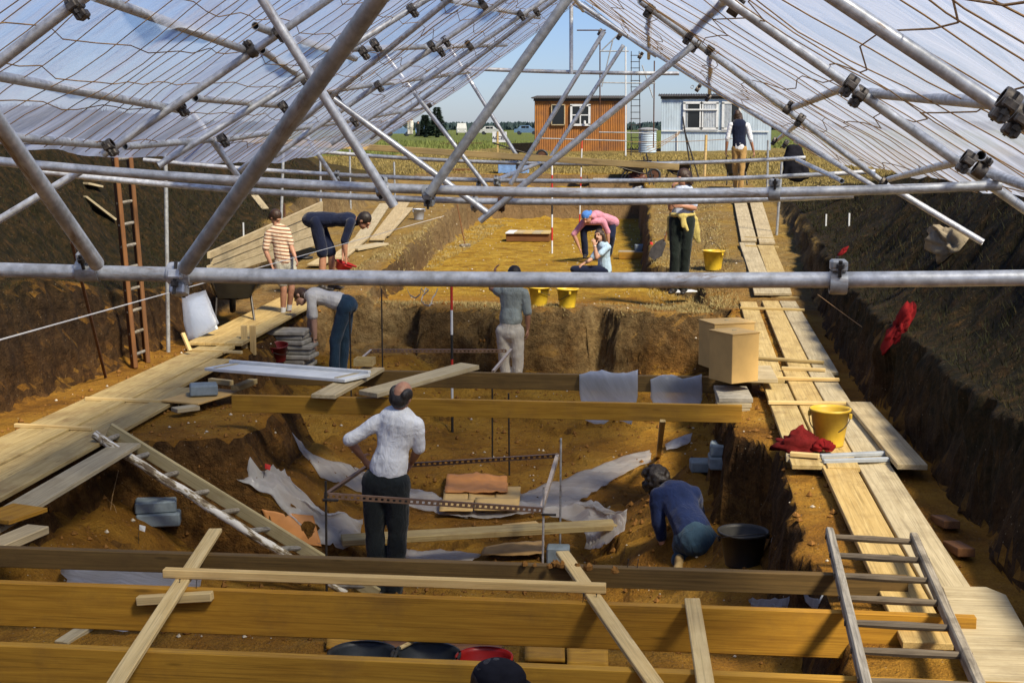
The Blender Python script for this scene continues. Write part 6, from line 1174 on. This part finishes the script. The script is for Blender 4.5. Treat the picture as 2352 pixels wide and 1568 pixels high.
m.add(base, [(2 * i, 2 * i + 2, 2 * i + 3, 2 * i + 1) for i in range(n)])
m.build('far_wood', M['leaf_haze'], None, 'low far-off line of woodland along the horizon', 'woodland', kind='stuff')
# ------------------------------------------------------------------ grass, straw and stones
def blades(name, label, n, sampler, hmin, hmax, mat, width=.006, lean=.5):
    R_ = np.random.default_rng(len(name) + n); P_ = sampler(R_, n); n = len(P_); h = hmin + (hmax - hmin) * R_.random(n); a_ = R_.random(n) * 6.283; dx = np.cos(a_) * h * lean * R_.random(n); dy = np.sin(a_) * h * lean * R_.random(n); b_ = R_.random(n) * 6.283; wx = np.cos(b_) * width; wy = np.sin(b_) * width; sc = np.maximum(1, P_[:, 1] / 14.); wx *= sc; wy *= sc
    V = np.empty((n, 3, 3)); V[:, 0] = P_ + np.stack([-wx, -wy, -.01 + 0 * wx], 1); V[:, 1] = P_ + np.stack([wx, wy, -.01 + 0 * wx], 1); V[:, 2] = P_ + np.stack([dx, dy, h], 1)
    me = bpy.data.meshes.new(name); me.vertices.add(3 * n); me.vertices.foreach_set('co', V.ravel()); me.loops.add(3 * n); me.loops.foreach_set('vertex_index', np.arange(3 * n)); me.polygons.add(n); me.polygons.foreach_set('loop_start', np.arange(0, 3 * n, 3)); me.polygons.foreach_set('loop_total', np.full(n, 3)); me.update(); me.validate()
    o = link(name, me, M[mat]); return tag(o, label, 'grass', kind='stuff')
def grass_mat(name, stops):
    t = NT(name); v = t.coord(rnd=False); f = t.noise(v, 2.2, 5, .7); f2 = t.noise(v, 40, 2); t.col(t.ramp(t.math('ADD', t.math('MULTIPLY', f, .6), t.math('MULTIPLY', f2, .4)), stops)); t.rough(.8, 0, .2); return t.m
M['turf'] = grass_mat('bank_grass', [(.32, (.006, .008, .002)), (.5, (.018, .020, .005)), (.68, (.055, .036, .012))]); M['straw'] = grass_mat('dry_grass', [(.3, (.17, .12, .045)), (.5, (.32, .25, .10)), (.7, (.46, .38, .18))]); M['mown'] = grass_mat('mown_grass', [(.3, (.16, .125, .035)), (.5, (.29, .22, .07)), (.7, (.44, .33, .12))]); M['rough_grass'] = grass_mat('field_grass', [(.3, (.07, .10, .02)), (.5, (.15, .18, .045)), (.7, (.24, .25, .08))])  # bank blades darkened, with the shade under the roof put into their colour
def zat(x, y): return hfun(x, y)
def samp_bank(R_, n):
    y = 3 + 29 * R_.random(n) ** 1.3; s = R_.random(n) < .5; x = np.where(s, wl(y) - .30 - 3.6 * R_.random(n) ** 1.2, wr(y) + .22 + 4.0 * R_.random(n) ** 1.2); k = (fbm(x * 1.3, y * 1.3, 6, 4) + .35 * R_.random(n)) > -.12; x, y = x[k], y[k]; return np.stack([x, y, zat(x, y)], 1)
def samp_baulk(R_, n):
    y = 19.5 + 21 * R_.random(n) ** 1.4; s = R_.random(n) < .45; x = np.where(s, -5.0 + .75 * R_.random(n), -.25 + 1.3 * R_.random(n)); e_ = R_.random(n) < .3; y = np.where(e_, 19.5 + .9 * R_.random(n), y); x = np.where(e_, -4.3 + 5.1 * R_.random(n), x); k = (fbm(x * 1.8, y * 1.8, 3, 4) + .3 * R_.random(n)) > .0; x, y = x[k], y[k]; z = zat(x, y); k = z > -1.14; return np.stack([x, y, z], 1)[k]
def samp_far(R_, n):
    y = 41.5 + 17 * R_.random(n) ** 1.2; x = -16 + 24 * R_.random(n); return np.stack([x, y, zat(x, y)], 1)
def samp_field(R_, n):
    y = 48 + 50 * R_.random(n) ** 1.5; x = -4 + (R_.random(n) - .62) * y * .62; k = ~((x > -6.5) & (x < 5) & (y > 57) & (y < 66)) & ((x < -8) | (y > 66)); x, y = x[k], y[k]; return np.stack([x, y, zat(x, y)], 1)
def samp_right(R_, n):
    y = 33 + 9 * R_.random(n); x = -.3 + 5.5 * R_.random(n); k = (x > 2.2) | (x < .9) | (y > 38); x, y = x[k], y[k]; return np.stack([x, y, zat(x, y)], 1)
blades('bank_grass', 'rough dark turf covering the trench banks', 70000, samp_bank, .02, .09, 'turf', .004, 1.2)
blades('dry_grass', 'trodden dry grass on the baulks', 32000, samp_baulk, .015, .05, 'straw', .004, 1.6)
blades('mown_grass', 'mown straw-coloured grass beyond the trench', 60000, samp_far, .03, .10, 'mown', .004, 1.5); blades('mown_grass', 'mown straw-coloured grass beside the far ramp', 22000, samp_right, .02, .07, 'mown', .004, 1.5)
blades('field_grass', 'taller green grass of the open field', 50000, samp_field, .06, .28, 'rough_grass', .006, .7)
def stones(name, label, n, sampler, r0, r1, mat):
    R_ = np.random.default_rng(n); P_ = sampler(R_, n); n = len(P_); O = np.array([(1, 0, 0), (-1, 0, 0), (0, 1, 0), (0, -1, 0), (0, 0, 1), (0, 0, -1)], float); F = np.array([(0, 2, 4), (2, 1, 4), (1, 3, 4), (3, 0, 4), (2, 0, 5), (1, 2, 5), (3, 1, 5), (0, 3, 5)])
    r = r0 + (r1 - r0) * R_.random(n) ** 3; V = P_[:, None, :] + O[None] * r[:, None, None] * (.6 + .7 * R_.random((n, 6, 1))) + np.array((0, 0, .3)) * r[:, None, None]; FF = F[None] + 6 * np.arange(n)[:, None, None]
    me = mesh(V.reshape(-1, 3), FF.reshape(-1, 3).tolist(), name); o = link(name, me, M[mat]); return tag(o, label, 'stones', kind='stuff')
M['flint'] = plain('pale_flint', (.48, .42, .32), .8, .35, 3); 
def samp_pit(R_, n):
    y = 7.5 + 33 * R_.random(n) ** 1.2; x = -5.9 + 7.6 * R_.random(n); return np.stack([x, y, zat(x, y)], 1)
def samp_near(R_, n):
    y = 7.5 + 12.5 * R_.random(n); x = -5.9 + 7.6 * R_.random(n); return np.stack([x, y, zat(x, y)], 1)
stones('pebbles', 'pale flint pebbles scattered over the sand', 1800, samp_pit, .004, .022, 'flint'); stones('earth_crumbs', 'brown earth crumbs scattered over the trench floor', 6500, samp_near, .005, .032, 'soil')
